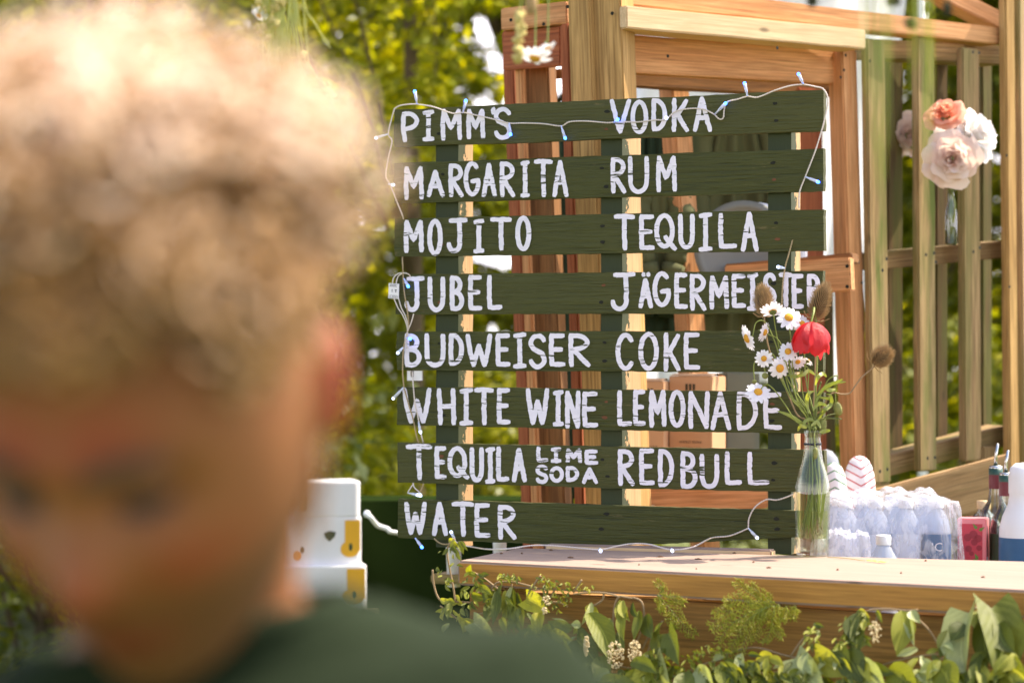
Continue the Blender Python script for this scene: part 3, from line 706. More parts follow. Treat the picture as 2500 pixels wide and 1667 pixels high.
for (px, py, d) in ((2160, 632, 5.84), (2150, 660, 5.84), (2256, 622, 5.95), (2276, 618, 5.95), (2280, 640, 5.95), (2372, 615, 6.02), (2388, 605, 6.02), (2371, 128, 6.02), (2386, 130, 6.02), (2144, 1150, 5.84), (2162, 1145, 5.84), (2260, 1118, 5.95), (2278, 1116, 5.95)):
    g = G(); g.disc(P(px, py, d) + n2 * .006, n2, .0045, 10); g.build('nail', HOLE, pal, smooth=False)
lb = beam('loose_board', (2075, 1272, 5.72), (2475, 1166, 5.88), 118, .02, n2, W_LATH, parent=None)
tag(lb, 'wide weathered board leaning along the foot of the pallet panel', 'board')

# ---------------------------------------------------------------- bar counter
CA, CB = Vector((-.101, 4.49, 0)), Vector((.831, 3.925, 0)); CE = CB + (CB - CA) * .35
cn = Vector((CB.y - CA.y, -(CB.x - CA.x), 0)).normalized()
bar = thing('bar_counter', 'timber bar counter with thick pale plank top under the drinks sign', 'counter', (.3, 4.4, 0))
def FP(px, py, off=0.0): return plane_hit(px, py, CA + cn * off, cn)
fr = [CA.lerp(CE, i / 20) for i in range(21)]
bk = [Vector((.0097, 4.79, 0)).lerp(Vector((1.30, 4.36, 0)), i / 20) for i in range(21)]
def slab(name, front, back, z1, z0, mats, parent, bev=.004):
    g = G(); n = len(front); vs = []
    for a, b in zip(front, back):
        vs += [(a.x, a.y, z1), (b.x, b.y, z1), (b.x, b.y, z0), (a.x, a.y, z0)]
    fs = [(i * 4 + q, i * 4 + (q + 1) % 4, i * 4 + 4 + (q + 1) % 4, i * 4 + 4 + q) for i in range(n - 1) for q in range(4)]
    fs += [(0, 3, 2, 1), (4 * n - 4, 4 * n - 3, 4 * n - 2, 4 * n - 1)]
    g.add(vs, fs); g.m = [0 if k % 4 == 0 and k < (n - 1) * 4 else 1 for k in range(len(g.f))]
    ang = math.atan2((front[-1] - front[0]).y, (front[-1] - front[0]).x)
    M = Matrix.Translation(Vector((front[0].x, front[0].y, z1))) @ Matrix.Rotation(ang, 4, 'Z'); I = M.inverted()
    g.v = [tuple(I @ Vector(v)) for v in g.v]
    return g.build(name, mats, parent, M, smooth=False, bevel=bev)
slab('counter_top', fr, bk, CT_Z, CT_Z - .045, [W_TOP, W_FRONT], bar)
ledge_f = [Vector((.065, 4.80, 0)).lerp(Vector((.50, 4.66, 0)), i / 4) for i in range(5)]
ledge_b = [p + Vector((.012, .035, 0)) for p in ledge_f]
slab('back_ledge', ledge_f, ledge_b, CT_Z + .006, CT_Z - .05, [W_TOP, W_PALE], bar, .003)
u_c = (CE - CA).normalized()
def fascia(za, zb, off, mat, x0=.01):
    A = CA + u_c * x0 - cn * off; B = CE - cn * off; z = (za + zb) / 2
    plank('fascia_board', Vector((A.x, A.y, z)), Vector((B.x, B.y, z)), za - zb, .022, cn, mat, bar)
fascia(CT_Z - .054, CT_Z - .185, .022, W_FASC); fascia(CT_Z - .192, CT_Z - .32, .024, W_BROWN); fascia(CT_Z - .327, CT_Z - .47, .022, W_FASC); fascia(CT_Z - .5, CT_Z - .64, .022, W_BROWN)
for s_ in (.05, .6, 1.2):
    p = CA + u_c * s_ - cn * .05
    plank('leg', Vector((p.x, p.y, CT_Z - .047)), Vector((p.x, p.y, 0)), .07, .07, cn, W_POST, bar)
plank('under_shelf', Vector((.2, 4.86, .967)), Vector((1.2, 4.75, .967)), .03, .14, n1, W_FASC, bar)
DEB = simple('bark_chip', (.16, .09, .05), .9, .4)
g = G()
def CTP(px, py): 
    r = Vector(((px - CX) / F, 1, -(py - HY) / F)); return Vector((0, 0, CZ)) + r * ((CT_Z - CZ) / r.z)
for (px, py, l, a) in ((1345, 1344, 9, .1), (1274, 1352, 5, .5), (1224, 1352, 8, 0), (1393, 1362, 15, .1), (1612, 1360, 16, -.05), (1793, 1351, 10, 0), (1840, 1373, 9, .8), (1877, 1387, 12, 0), (1705, 1366, 18, -.2), (1560, 1380, 4, 0), (2045, 1392, 6, .4), (1700, 1390, 3, 0), (2260, 1370, 6, 0), (2200, 1400, 5, .3), (2400, 1410, 10, 0)):
    c = CTP(px, py); L = l * c.y / F / 2; d = Vector((math.cos(a), math.sin(a) * 1.5, 0))
    g.tube([c - d * L + Vector((0, 0, .0012)), c + Vector((0, 0, .0022)), c + d * L + Vector((0, 0, .0012))], [.0008, .0018, .0007], 5)
tag(g.build('bark_crumbs', DEB), 'dark bark crumbs and splinters scattered over the counter top', 'crumbs', kind='stuff')
spg = thing('grass_sprig', 'small yellow green grass sprig lying on the counter right of the vase', 'sprig', CTP(2080, 1372))
g = G(); a, b = CTP(2020, 1361), CTP(2112, 1371); up = Vector((0, 0, .002)); g.tube([a + up, a.lerp(b, .5) + up * 1.5, b + up], .0006, 5); g.build('stem', STEM, spg)
g = G(); c = CTP(2158, 1376)
for i in range(16):
    p = b.lerp(c, i / 16) + up; quadleaf(g, p, Vector((1, -.15 + rnd(-.6, .6), rnd(0, .5))), Vector((0, -.3, 1)), .011, .004)
g.build('seed_head', STEMY, spg, smooth=False)

# ---------------------------------------------------------------- goods behind the bar
def cloth(name, c, **k): return simple(name, c, .9, .25, 9, .0, **k)
OLIVE, DKG = cloth('cloth_olive', (.095, .10, .035)), cloth('cloth_dark_green', (.018, .040, .016))
def jacket(name, label, x0, x1, y0, y1, d, mat, seed, grp=None):
    A, B = P(x0, y0, d), P(x1, y1, d); root = thing(name, label, 'jacket', ((A.x + B.x) / 2, d, B.z), grp)
    g = G(); K, J = 36, 30; vs = []; cx_ = (A.x + B.x) / 2; hw = (B.x - A.x) / 2
    for sgn in (-1, 1):
        for j in range(J + 1):
            for i in range(K + 1):
                u, v = i / K * 2 - 1, j / J
                wv = hw * (.45 + .55 * min(1, v * 4.0) ** .6) * (1 + .05 * math.sin(v * 9 + seed))
                fold = .012 * noise.noise((u * 3.2 + seed, v * 1.4, seed)) * 2 + .006 * math.sin(u * 11 + v * 3 + seed)
                th = .035 * math.sqrt(max(0, 1 - u * u)) + .004
                vs.append((cx_ + u * wv, d + sgn * th + (fold if sgn < 0 else 0), lerp(A.z, B.z, v) - .03 * (abs(u) ** 2) * (1 - v)))
    Q = K + 1; n = Q * (J + 1)
    fs = [(j * Q + i, j * Q + i + 1, (j + 1) * Q + i + 1, (j + 1) * Q + i) for j in range(J) for i in range(K)]
    g.add(vs, fs + [tuple(n + q for q in f[::-1]) for f in fs]); g.build('body_cloth', mat, root)
    for s_ in (-1, 1):
        g = G(); sh = Vector((cx_ + s_ * hw * .8, d - .02, A.z - .05)); el = Vector((cx_ + s_ * hw * .9, d - .045, lerp(A.z, B.z, .5))); cu = Vector((cx_ + s_ * hw * .55, d - .06, lerp(A.z, B.z, .84)))
        g.tube(smooth_path([sh, el, cu], 8), [.036 - .0008 * k + .003 * math.sin(k * 1.9) for k in range(17)], 12); g.tube([cu, cu + (cu - el).normalized() * .03], [.029, .027], 12); g.build('sleeve', mat, root)
    return root
jacket('hanging_jacket', 'dark green jacket hung inside the hut left of the inner upright', 1535, 1660, 250, 840, 5.95, DKG, 1.0)
jacket('hanging_jacket', 'olive jacket hung inside the hut behind the grey round tray', 1690, 1900, 255, 830, 6.05, OLIVE, 4.0)
jk = jacket('folded_sweatshirt', 'olive sweatshirt draped on the rail behind the third and fourth slats', 1548, 1668, 440, 690, 5.83, OLIVE, 7.0)
jk['category'] = 'sweatshirt'
jacket('hanging_coat', 'very dark coat filling the hut left of the corner post', 1343, 1400, 300, 1350, 5.9, DKG, 2.0)
GREY, LAV = simple('tray_grey', (.16, .16, .13), .45), simple('plate_white', (.78, .78, .82), .3, .02)
for (nm, lab, cat, px, py, d, r, m) in (('round_tray', 'round dark grey tray standing upright behind the Tequila slat', 'tray', 1815, 612, 5.72, .118, GREY), ('white_plate', 'white plate edge showing behind the round grey tray', 'plate', 1842, 622, 5.80, .125, LAV)):
    g = G(); M = Matrix.Rotation(R(83), 4, 'X')
    g.lathe([(0, .003), (r * .8, .003), (r * .86, .008), (r, .014), (r * .998, .016), (r * .85, .011), (r * .79, .006), (0, .006)], P(px, py, d), 48, 0, M)
    tag(g.build(nm, m), lab, cat)
CARD, CARDI = simple('cardboard', (.56, .33, .17), .85, .1, 8, .05), simple('cardboard_ink', (.07, .055, .03), .8)
def text_geo(g, txt, M, size, mat=0, extr=0.0):
    cu = bpy.data.curves.new('txt', 'FONT'); cu.body = txt; cu.size = size; cu.align_x = 'CENTER'; cu.align_y = 'CENTER'; cu.resolution_u = 2
    ob = bpy.data.objects.new('txt', cu); COL.objects.link(ob)
    bpy.context.view_layer.update()
    me = ob.evaluated_get(bpy.context.evaluated_depsgraph_get()).to_mesh()
    g.add([M @ v.co for v in me.vertices], [tuple(p.vertices) for p in me.polygons], mat)
    ob.evaluated_get(bpy.context.evaluated_depsgraph_get()).to_mesh_clear(); bpy.data.objects.remove(ob); bpy.data.curves.remove(cu)
def frame(o, x, up):
    x = Vector(x).normalized(); up = Vector(up); z = x.cross(up).normalized(); y = z.cross(x)
    return Matrix(((x.x, y.x, z.x, o.x), (x.y, y.y, z.y, o.y), (x.z, y.z, z.z, o.z), (0, 0, 0, 1)))
def carton(label, px0, px1, pyt, pyb, d, rz, dep, lines, name='cardboard_box'):
    A, B = P(px0, pyb, d), P(px1, pyt, d); wd, h = (B.x - A.x), B.z - A.z
    root = thing(name, label, 'box', ((A.x + B.x) / 2, d, A.z)); M = Matrix.Translation(Vector(((A.x + B.x) / 2, d, A.z))) @ Matrix.Rotation(rz, 4, 'Z')
    g = G(); g.box((-wd / 2, -dep / 2, 0), (wd / 2, dep / 2, h)); g.build('body', CARD, root, M, smooth=False, bevel=.002)
    g = G()
    for s_ in (-1, 1):
        g.add([(-wd / 2 + .001, s_ * dep / 2, h + .001), (wd / 2 - .001, s_ * dep / 2, h + .001), (wd / 2 - .001, s_ * .006, h + .006), (-wd / 2 + .001, s_ * .006, h + .006)], [(0, 1, 2, 3)])
    g.build('flap', CARD, root, M, smooth=False)
    g = G()
    for k, (t_, z_, s_) in enumerate(lines):
        text_geo(g, t_, frame(Vector((0, -dep / 2 - .0008, h * z_)), (-1, 0, 0), (0, 0, -1)), s_)
    for k in range(3): g.box((-.012 + k * .009, -dep / 2 - .0008, h * .87), (-.006 + k * .009, -dep / 2 - .0006, h * .93))
    g.build('print', CARDI, root, M, smooth=False, recalc=False)
carton('left cardboard box behind the Lemonade slat, printed upside down', 1552, 1628, 930, 1180, 5.62, R(-12), .10, [('PAPER STRAW BLACK', .31, .0072), ('6MM BOX 250', .37, .0072)])
carton('right cardboard box behind the Lemonade slat, printed upside down', 1648, 1758, 918, 1182, 5.66, R(-24), .10, [('6MM BOX 250', .34, .0085), ('PAPER STRAW', .40, .0085)])
g = G(); A, B = P(1760, 1175, 5.75), P(1852, 900, 5.75); g.box((A.x, 5.72, A.z), (B.x, 5.85, B.z)); tag(g.build('grey_bin', simple('bin_grey', (.15, .16, .11), .6), smooth=False, bevel=.012), 'plain grey green tub beside the cardboard boxes', 'tub')

PLAST = N('plastic_wrap'); v = PLAST.coords((22, 22, 10), rand=False); f = PLAST.noise(v, 1.6, 2, .5, 1.8)
wr = PLAST.bsdf((.84, .86, .92), .12, PLAST.bump(f, .5, .008), Specular_IOR_Level=.7)
tr = PLAST.n('ShaderNodeBsdfTransparent', {0: (.93, .94, .98, 1)}).outputs[0]
tl = PLAST.n('ShaderNodeBsdfTranslucent', {0: (.8, .82, .9, 1)}).outputs[0]
mx = PLAST.n('ShaderNodeMixShader', {0: .35, 1: wr, 2: tl}).outputs[0]
PLAST = PLAST.done(PLAST.n('ShaderNodeMixShader', {0: PLAST.ramp(f, [(.40, .88), (.62, .58)]), 1: mx, 2: tr}).outputs[0])
PET = N('bottle_clear'); PET = PET.done(PET.n('ShaderNodeMixShader', {0: .6, 1: PET.bsdf((.66, .71, .80), .08), 2: PET.n('ShaderNodeBsdfTransparent', {0: (.9, .94, 1, 1)}).outputs[0]}).outputs[0])
LBL = simple('label_pale_blue', (.55, .62, .75), .5, .1, 50); LBLD = simple('label_dark_blue', (.02, .10, .24), .4, .2, 30)
SH_Z = 1.045
def water_bottle(label, x, y, label_mat, txt=None, first=[None]):
    root = thing('water_bottle', label, 'bottle', (x, y, SH_Z), 'water bottles by the counter'); c = (x, y, SH_Z)
    g = G(); g.lathe([(0, 0), (.028, 0), (.031, .005), (.031, .05), (.029, .055), (.031, .06), (.031, .14), (.027, .16), (.013, .185), (.0125, .19)], c, 20); g.build('body', PET, root)
    g = G(); g.lathe([(.0155, .186), (.0155, .203), (.014, .2055), (0, .2055)], c, 20); g.build('cap', WHITE, root)
    g = G(); g.lathe([(.0315, .075), (.0315, .132)], c, 20); lb_ = g.build('label', label_mat, root)
    if txt:
        g = G(); text_geo(g, txt, frame(Vector((x - .004, y - .0325, SH_Z + .105)), (1, 0, 0), (0, 0, 1)), .026); g.build('print', WHITE if label_mat is LBLD else LBLD, lb_, smooth=False)
    return root
spots = []
px0 = P(2060, 0, 5.12).x
for r in range(3):
    for c_ in range(4): spots.append((px0 + .064 * c_ - .004 * r, 5.10 + .064 * r))
ordn = ['front left', 'front second', 'front third', 'front right', 'middle row left', 'middle row second', 'middle row third', 'middle row right', 'back left', 'back second', 'back third', 'back right']
for k, (x, y) in enumerate(spots):
    water_bottle('clear water bottle in the shrink wrapped pack, ' + ordn[k] + ' one', x, y, LBLD if k == 3 else LBL, 'IC' if k == 3 else None)
water_bottle('loose water bottle with a white cap standing before the wrapped pack', P(2157, 0, 4.90).x, 4.90, LBL)
bpy.data.objects['water_bottle.012'].matrix_basis.translation.z -= .062
def wrap(label, xs, xe, ys, ye, h, seed, name='bottle_wrap'):
    g = G(); K, J = 46, 30; vs = []
    for j in range(J + 1):
        for i in range(K + 1):
            u, v = i / K, j / J; X, Y = lerp(xs, xe, u), lerp(ys, ye, v)
            e = min(u, 1 - u) * (xe - xs); e2 = min(v, 1 - v) * (ye - ys); ed = min(e, e2)
            top = h * (1 - .10 * max(0, 1 - ed / .05)) + .010 * abs(math.sin(u * (xe - xs) / .064 * math.pi)) * .9 + .006 * noise.noise((u * 9, v * 7, seed)) * 2
            vs.append((X, Y, SH_Z + top))
    Q = K + 1
    fs = [(j * Q + i, j * Q + i + 1, (j + 1) * Q + i + 1, (j + 1) * Q + i) for j in range(J) for i in range(K)]
    ring = [i for i in range(Q)] + [j * Q + K for j in range(1, J + 1)] + [J * Q + i for i in range(K - 1, -1, -1)] + [j * Q for j in range(J - 1, 0, -1)]
    prev = ring; n = len(ring); L = 14
    for l in range(1, L + 1):
        t = l / L; cur = []
        for q, r in enumerate(ring):
            x, y, z = vs[r]; dx, dy = x - (xs + xe) / 2, y - (ys + ye) / 2
            off = 1 + .05 * math.sin(t * 2.2) + .025 * noise.noise((q * .22, t * 3.5 + q * .05, seed)) * 2 + .02 * abs(math.sin(q * .5))
            cur.append(len(vs)); vs.append((xs / 2 + xe / 2 + dx * off, ys / 2 + ye / 2 + dy * off, lerp(z, SH_Z + .002, t)))
        fs += [(prev[q], cur[q], cur[(q + 1) % n], prev[(q + 1) % n]) for q in range(n)]; prev = cur
    g.add(vs, fs); o = g.build(name, PLAST); return tag(o, label, 'plastic wrap')
wrap('crinkled clear shrink wrap stretched over the large pack of water bottles', px0 - .042, px0 + .064 * 3 + .042, 5.06, 5.27, .212, 3.0)
wrap('low crinkled plastic wrap bundle just right of the flower vase', P(2005, 0, 4.98).x, P(2118, 0, 4.98).x, 4.95, 5.03, .145, 8.0, 'plastic_bundle')

PINK, PINKD, CHER, LEAFG = simple('carton_pink', (.72, .22, .24), .45, .08), simple('carton_red', (.52, .035, .06), .45, .1), simple('cherry_red', (.30, .012, .03), .35), simple('print_green', (.12, .22, .03), .5)
jc = thing('juice_carton', 'pink and red cranberry juice carton between the water pack and the spirit bottles', 'carton', (P(2379, 0, 5.15).x, 5.15, SH_Z))
M = Matrix.Translation(Vector((P(2376, 0, 5.15).x, 5.15, SH_Z))) @ Matrix.Rotation(R(-18), 4, 'Z')
g = G(); hw, hd, hh_ = .030, .028, .162
g.box((-hw, -hd, .0), (hw, hd, hh_)); g.build('body', PINK, jc, M, smooth=False, bevel=.002)
g = G(); g.box((-hw + .001, -hd - .0007, .002), (hw - .007, -hd - .0003, hh_ * .93), 0)
for (x, z, r) in ((.004, .128, .009), (-.008, .122, .008), (.014, .120, .008), (.006, .112, .007), (-.006, .098, .007), (.016, .100, .006), (.0, .088, .005)): g.disc((x, -hd - .0012, z), (0, -1, 0), r, 14, 1)
for (x, z, a) in ((.018, .138, .6), (.010, .142, 2.2), (.004, .072, .4), (.012, .078, 2.0), (-.004, .070, 3.0)): g.add([Vector((x, -hd - .0016, z)) + Vector((math.cos(a + q) * l, 0, math.sin(a + q) * l)) for q, l in ((0, .012), (1.2, .004), (3.1, .003), (5, .004))], [(0, 1, 2, 3)], 2)
text_geo(g, 'CRANBERRY', frame(Vector((-.004, -hd - .0016, .052)), (1, 0, 0), (0, 0, 1)), .0135, 3)
g.box((-.02, -hd - .0010, .026), (.016, -hd - .0007, .036), 4)
g.build('front_print', [PINKD, CHER, LEAFG, WHITE, PINK], jc, M, smooth=False, recalc=False)
g = G(); g.box((hw + .0003, -hd + .012, .004), (hw + .0007, -hd + .040, .080), 0)
for k in range(12): g.box((hw + .0008, -hd + .016, .01 + k * .0055), (hw + .0011, -hd + .036, .01 + k * .0055 + (.0016 if k % 3 else .003)), 1)
g.build('barcode', [WHITE, INK], jc, M, smooth=False)

GLASS = N('glass_clear'); GLASS = GLASS.done(GLASS.bsdf((.97, .985, .97), .01, Transmission_Weight=1.0, IOR=1.45))
THIN = N('glass_thin'); fz = THIN.n('ShaderNodeFresnel', {0: 1.5}).outputs[0]
THIN = THIN.done(THIN.n('ShaderNodeMixShader', {0: THIN.math('ADD', THIN.math('MULTIPLY', fz, 1.6), .03), 1: THIN.n('ShaderNodeBsdfTransparent', {0: (.86, .89, .84, 1)}).outputs[0], 2: THIN.n('ShaderNodeBsdfGlossy', {0: (.95, .95, .95, 1), 1: .04}).outputs[0]}).outputs[0])
CAPR, CAPG, STEEL, LBG = simple('capsule_red', (.13, .012, .02), .4), simple('capsule_green', (.02, .07, .05), .4), N('steel'), simple('label_green', (.03, .055, .025), .5, .3, 40)
STEEL = STEEL.done(STEEL.bsdf((.6, .6, .58), .25, Metallic=1.0)); LEMON = simple('print_yellow', (.70, .36, .03), .5)
def spirit(label, px, d, z0, R0, zs, hn, col1, lab=True):
    c = Vector((P(px, 0, d).x, d, z0)); root = thing('spirit_bottle', label, 'bottle', c, 'spirit bottles behind the bar')
    g = G(); g.lathe([(0, .002), (R0 * .95, 0), (R0, .006), (R0, zs), (R0 * .86, zs + .022), (R0 * .5, zs + .042), (.0145, zs + .06), (.0135, hn)], c, 28); g.build('body', THIN, root)
    g = G(); g.lathe([(R0 * .93, .01), (R0 * .93, zs * .72), (0, zs * .72)], c, 24); g.build('liquor', simple('liquor', (.30, .25, .09), .1, Transmission_Weight=.6), root)
    g = G(); g.lathe([(.0148, hn - .042), (.0150, hn - .012)], c, 18, 0); g.lathe([(.0150, hn - .012), (.0152, hn + .002), (.0, hn + .002)], c, 18, 1); g.build('capsule', [CAPR, col1], root)
    g = G(); g.lathe([(.0142, hn + .002), (.0142, hn + .007), (.008, hn + .008)], c, 16); g.tube([c + Vector((0, 0, hn + .006)), c + Vector((.0, 0, hn + .03)), c + Vector((.004, -.002, hn + .055))], [.0045, .0035, .003], 8); g.build('pourer', STEEL, root)
    if lab:
        g = G(); g.lathe([(R0 * 1.01, .02), (R0 * 1.01, zs * .92)], c, 28, 0)
        for q in range(9):
            a = R(250 + q * 5); z = zs * .68 + .012 * math.sin(q * .8); p = c + Vector((math.cos(a) * R0 * 1.03, math.sin(a) * R0 * 1.03, z)); g.disc(p, (math.cos(a), math.sin(a), 0), .0055 - .0004 * abs(q - 4), 8, 1)
        g.build('label', [LBG, LEMON], root)
spirit('spirit bottle with red capsule and steel pourer, left of the pair', 2431, 5.22, SH_Z, .036, .15, .262, CAPG)
spirit('spirit bottle with red capsule and steel pourer, right of the pair', 2456, 5.14, SH_Z - .004, .033, .145, .255, CAPG)
c = Vector((P(2402, 0, 5.32).x, 5.32, SH_Z)); fk = thing('corked_flask', 'round shouldered clear flask with a wooden stopper behind the juice carton', 'flask', c)
g = G(); g.lathe([(0, .002), (.036, 0), (.038, .01), (.039, .10), (.036, .135), (.026, .155), (.014, .164), (.0135, .172)], c, 28); g.build('body', THIN, fk)
g = G(); g.lathe([(.0155, .170), (.0155, .188), (0, .189)], c, 18); g.build('stopper', W_PALE, fk)
c = Vector((P(2500, 0, 5.0).x, 5.0, SH_Z)); wb = thing('white_bottle', 'big white plastic bottle with a blue label at the right edge of the bar', 'bottle', c)
g = G(); g.lathe([(0, 0), (.048, 0), (.051, .006), (.051, .125), (.050, .15), (.044, .175), (.033, .198), (.030, .215), (.030, .225)], c, 32); g.build('body', WHITE, wb)
g = G(); g.lathe([(.0315, .222), (.0315, .258), (.028, .275), (.018, .284), (0, .286)], c, 32); g.build('cap', WHITE, wb)
g = G(); g.lathe([(.0514, .02), (.0514, .132)], c, 32); g.build('label', LBLD, wb)

def striped(label, px, pyt, wpx, d, col, lean):
    c0 = P(px, pyt, d); hgt = c0.z - SH_Z; r = wpx * d / F / 2; c = Vector((c0.x, d, SH_Z))
    m = N('cloth_striped'); tc = m.n('ShaderNodeTexCoord'); sp = m.n('ShaderNodeSeparateXYZ', {0: tc.outputs['Object']})
    ch = m.math('ABSOLUTE', m.math('SUBTRACT', sp.outputs[0], c.x))
    q = m.math('FRACT', m.math('MULTIPLY', m.math('ADD', sp.outputs[2], m.math('MULTIPLY', ch, .55 * lean)), 52.0))
    colr = m.mix(m.math('LESS_THAN', q, .17), (.80, .77, .80), col)
    m = m.done(m.bsdf(colr, .9))
    g = G(); prof = []; vs = []; K, J = 28, 20
    for j in range(J + 1):
        v = j / J; rr = r * (1 if v < .72 else max(0.0, math.cos((v - .72) / .28 * 1.5707)) ** .8)
        for i in range(K):
            a = 6.283 * i / K; w_ = 1 + .06 * noise.noise((math.cos(a) * 2, math.sin(a) * 2, v * 3 + px)) - .16 * max(0, math.cos(a * 2 + 1.57)) ** 6
            vs.append((c.x + rr * w_ * math.cos(a), c.y + rr * w_ * .8 * math.sin(a), c.z + hgt * (v if v < .72 else .72 + .28 * math.sin((v - .72) / .28 * 1.5708)) ))
    g.add(vs, [(j * K + i, j * K + (i + 1) % K, (j + 1) * K + (i + 1) % K, (j + 1) * K + i) for j in range(J) for i in range(K)])
    return tag(g.build('striped_towel', m), label, 'towel')
striped('rolled white tea towel with red stripes behind the water pack', 2098, 1112, 78, 5.60, (.50, .03, .04), -1)
striped('rolled white tea towel with green stripes beside the red striped one', 2035, 1128, 66, 5.54, (.05, .20, .06), 1)
g = G(); c = P(2018, 1180, 5.62); g.lathe([(.036, -.12), (.036, -.01), (.034, .03), (.026, .06), (.014, .075), (0, .08)], c, 28); tag(g.build('plastic_dome', PET), 'clear domed plastic lids stacked behind the vase', 'lids')
for k in range(4):
    c = P(1748 + k * 34, 1326 - (k % 2) * 6, 5.02 + .05 * (k % 2)); g = G(); g.lathe([(0, -.085), (.02, -.085), (.027, .006), (.028, .008), (.026, .006), (.0, -.07)], Vector((c.x, c.y, SH_Z + .087)), 24)
    tag(g.build('paper_cup', LAV), 'white cup behind the bottom slat, %s of four' % ['leftmost', 'second', 'third', 'rightmost'][k], 'cup', 'white cups behind the sign')

# ---------------------------------------------------------------- things on the left
TBL = simple('cloth_table_green', (.014, .024, .006), 1.0, .3, 5, Specular_IOR_Level=0.0)
tb = thing('draped_table', 'table under a dark green cloth behind the left end of the counter', 'table', (-.45, 6.9, 0))
g = G(); K, J = 60, 16; xs, xe, ys, ye, zt = -.85, .12, 6.6, 6.85, P(0, 1222, 6.6).z; vs = []
per = [(lerp(xs, xe, i / 20), ys) for i in range(20)] + [(xe, lerp(ys, ye, i / 10)) for i in range(10)] + [(lerp(xe, xs, i / 20), ye) for i in range(20)] + [(xs, lerp(ye, ys, i / 10)) for i in range(10)]
for j in range(J + 1):
    for q, (x, y) in enumerate(per):
        t = j / J; cx_, cy_ = (xs + xe) / 2, (ys + ye) / 2; o_ = 1 + t * (.03 + .035 * math.sin(q * .9) + .02 * noise.noise((q * .4, t * 2, 1)))
        vs.append((cx_ + (x - cx_) * o_, cy_ + (y - cy_) * o_, zt * (1 - t * .96)))
n = len(per); g.add(vs, [(j * n + q, j * n + (q + 1) % n, (j + 1) * n + (q + 1) % n, (j + 1) * n + q) for j in range(J) for q in range(n)] + [tuple(range(n))])
g.build('cloth', TBL, tb, smooth=False)
g = G()
for x in (xs + .06, xe - .06):
    for y in (ys + .06, ye - .06): g.tube([(x, y, 0), (x, y, zt - .01)], .02, 8)
g.build('leg', W_BROWN, tb)
for k, (px, wp, pt, pb, d) in enumerate(((1108, 40, 1305, 1400, 5.6), (1220, 34, 1315, 1400, 5.6))):
    c = P(px, pt, d); r = wp * d / F / 2; g = G(); g.lathe([(0, -.12), (r * .8, -.12), (r, 0), (r * 1.05, .002), (r * .95, .0), (r * .75, -.11), (0, -.11)], c, 24)
    tag(g.build('paper_cup', LAV), 'white cup behind the counter end under the Water slat, %s one' % ('left' if k == 0 else 'right'), 'cup', 'white cups behind the counter end')
plank_o = plank('crate_shelf', Vector((-.19, 5.60, 1.035)), Vector((.12, 5.45, 1.045)), .022, .2, n1, W_LATH, None)
tag(plank_o, 'pale plank shelf running behind the left end of the counter', 'shelf')
st = thing('straw_wrapper', 'twisted white paper straw in front of the dark green table', 'straw', P(930, 1275, 6.3))
g = G(); g.tube(smooth_path([P(893, 1252, 6.3), P(905, 1262, 6.28), P(922, 1282, 6.3), P(945, 1290, 6.3), P(955, 1298, 6.3), P(995, 1302, 6.32)], 6), [.004, .009, .010] + [.006] * 25 + [.009] * 3, 8); g.build('paper', WHITE, st)

YEL, DKGR, ORG = simple('print_papaya', (.80, .42, .02), .5, .06), simple('print_leaf', (.02, .055, .025), .5), simple('print_orange', (.75, .30, .05), .5)
def tub(label, px0, px1, pyt, pyb, d, kind):
    A, B = P(px0, pyb, d), P(px1, pyt, d); wd, h = B.x - A.x, B.z - A.z; root = thing('fruit_carton', label, 'carton', ((A.x + B.x) / 2, d, A.z), 'stacked white fruit cartons')
    M = Matrix.Translation(Vector(((A.x + B.x) / 2, d + .08, A.z))) @ Matrix.Rotation(R(12), 4, 'Z')
    g = G(); dep = .16; hw = wd / 2; r = .02; K = 6; vs = []; out = []
    for (sx, sy, a0) in ((1, -1, -90), (1, 1, 0), (-1, 1, 90), (-1, -1, 180)):
        for q in range(K + 1): a = R(a0 + 90 * q / K); out.append((sx * (hw - r) + r * math.cos(a), sy * (dep / 2 - r) + r * math.sin(a)))
    prof = [(0.985, 0.0), (1.0, .004), (1.0, h - .004), (.98, h)]
    for s_, z in prof: vs += [(x * s_, y * s_, z) for x, y in out]
    n = len(out); g.add(vs, [(j * n + q, j * n + (q + 1) % n, (j + 1) * n + (q + 1) % n, (j + 1) * n + q) for j in range(3) for q in range(n)] + [tuple(range(3 * n, 4 * n)), tuple(range(n))[::-1]])
    g.build('body', WHITE, root, M, smooth=False)
    g = G(); y = -dep / 2 - .0008
    bx = lambda u0, v0, u1, v1, m, o=0: g.box((-hw + wd * u0, y - o - .0004, h * v0), (-hw + wd * u1, y - o, h * v1), m)
    if kind == 0:
        bx(.10, .20, .14, .70, 2); bx(.15, .20, .18, .70, 0)
    else:
        bx(.76, .30, .97, .93, 1, 0)
        g.ball((-hw + wd * .83, y, h * .34), (wd * .13, .0006, h * .17), 8, 1, None); g.ball((-hw + wd * .84, y - .0008, h * .38), (wd * .025, .0004, h * .08), 6, 0)
        if kind == 1:
            g.add([Vector((-hw + wd * u, y - .0006, h * v)) for u, v in ((.47, .68), (.55, .72), (.64, .69), (.62, .60), (.55, .50), (.49, .58))], [(0, 1, 2, 3, 4, 5)], 0)
            g.ball((-hw + wd * .10, y, h * .22), (wd * .06, .0005, h * .10), 8, 2); g.ball((-hw + wd * .17, y - .0008, h * .34), (wd * .03, .0004, h * .07), 6, 0)
    g.build('print', [DKGR, YEL, ORG, GREY], root, M, smooth=False)
tub('topmost white carton of the fruit printed stack beside the person', 700, 867, 1176, 1262, 6.45, 0)
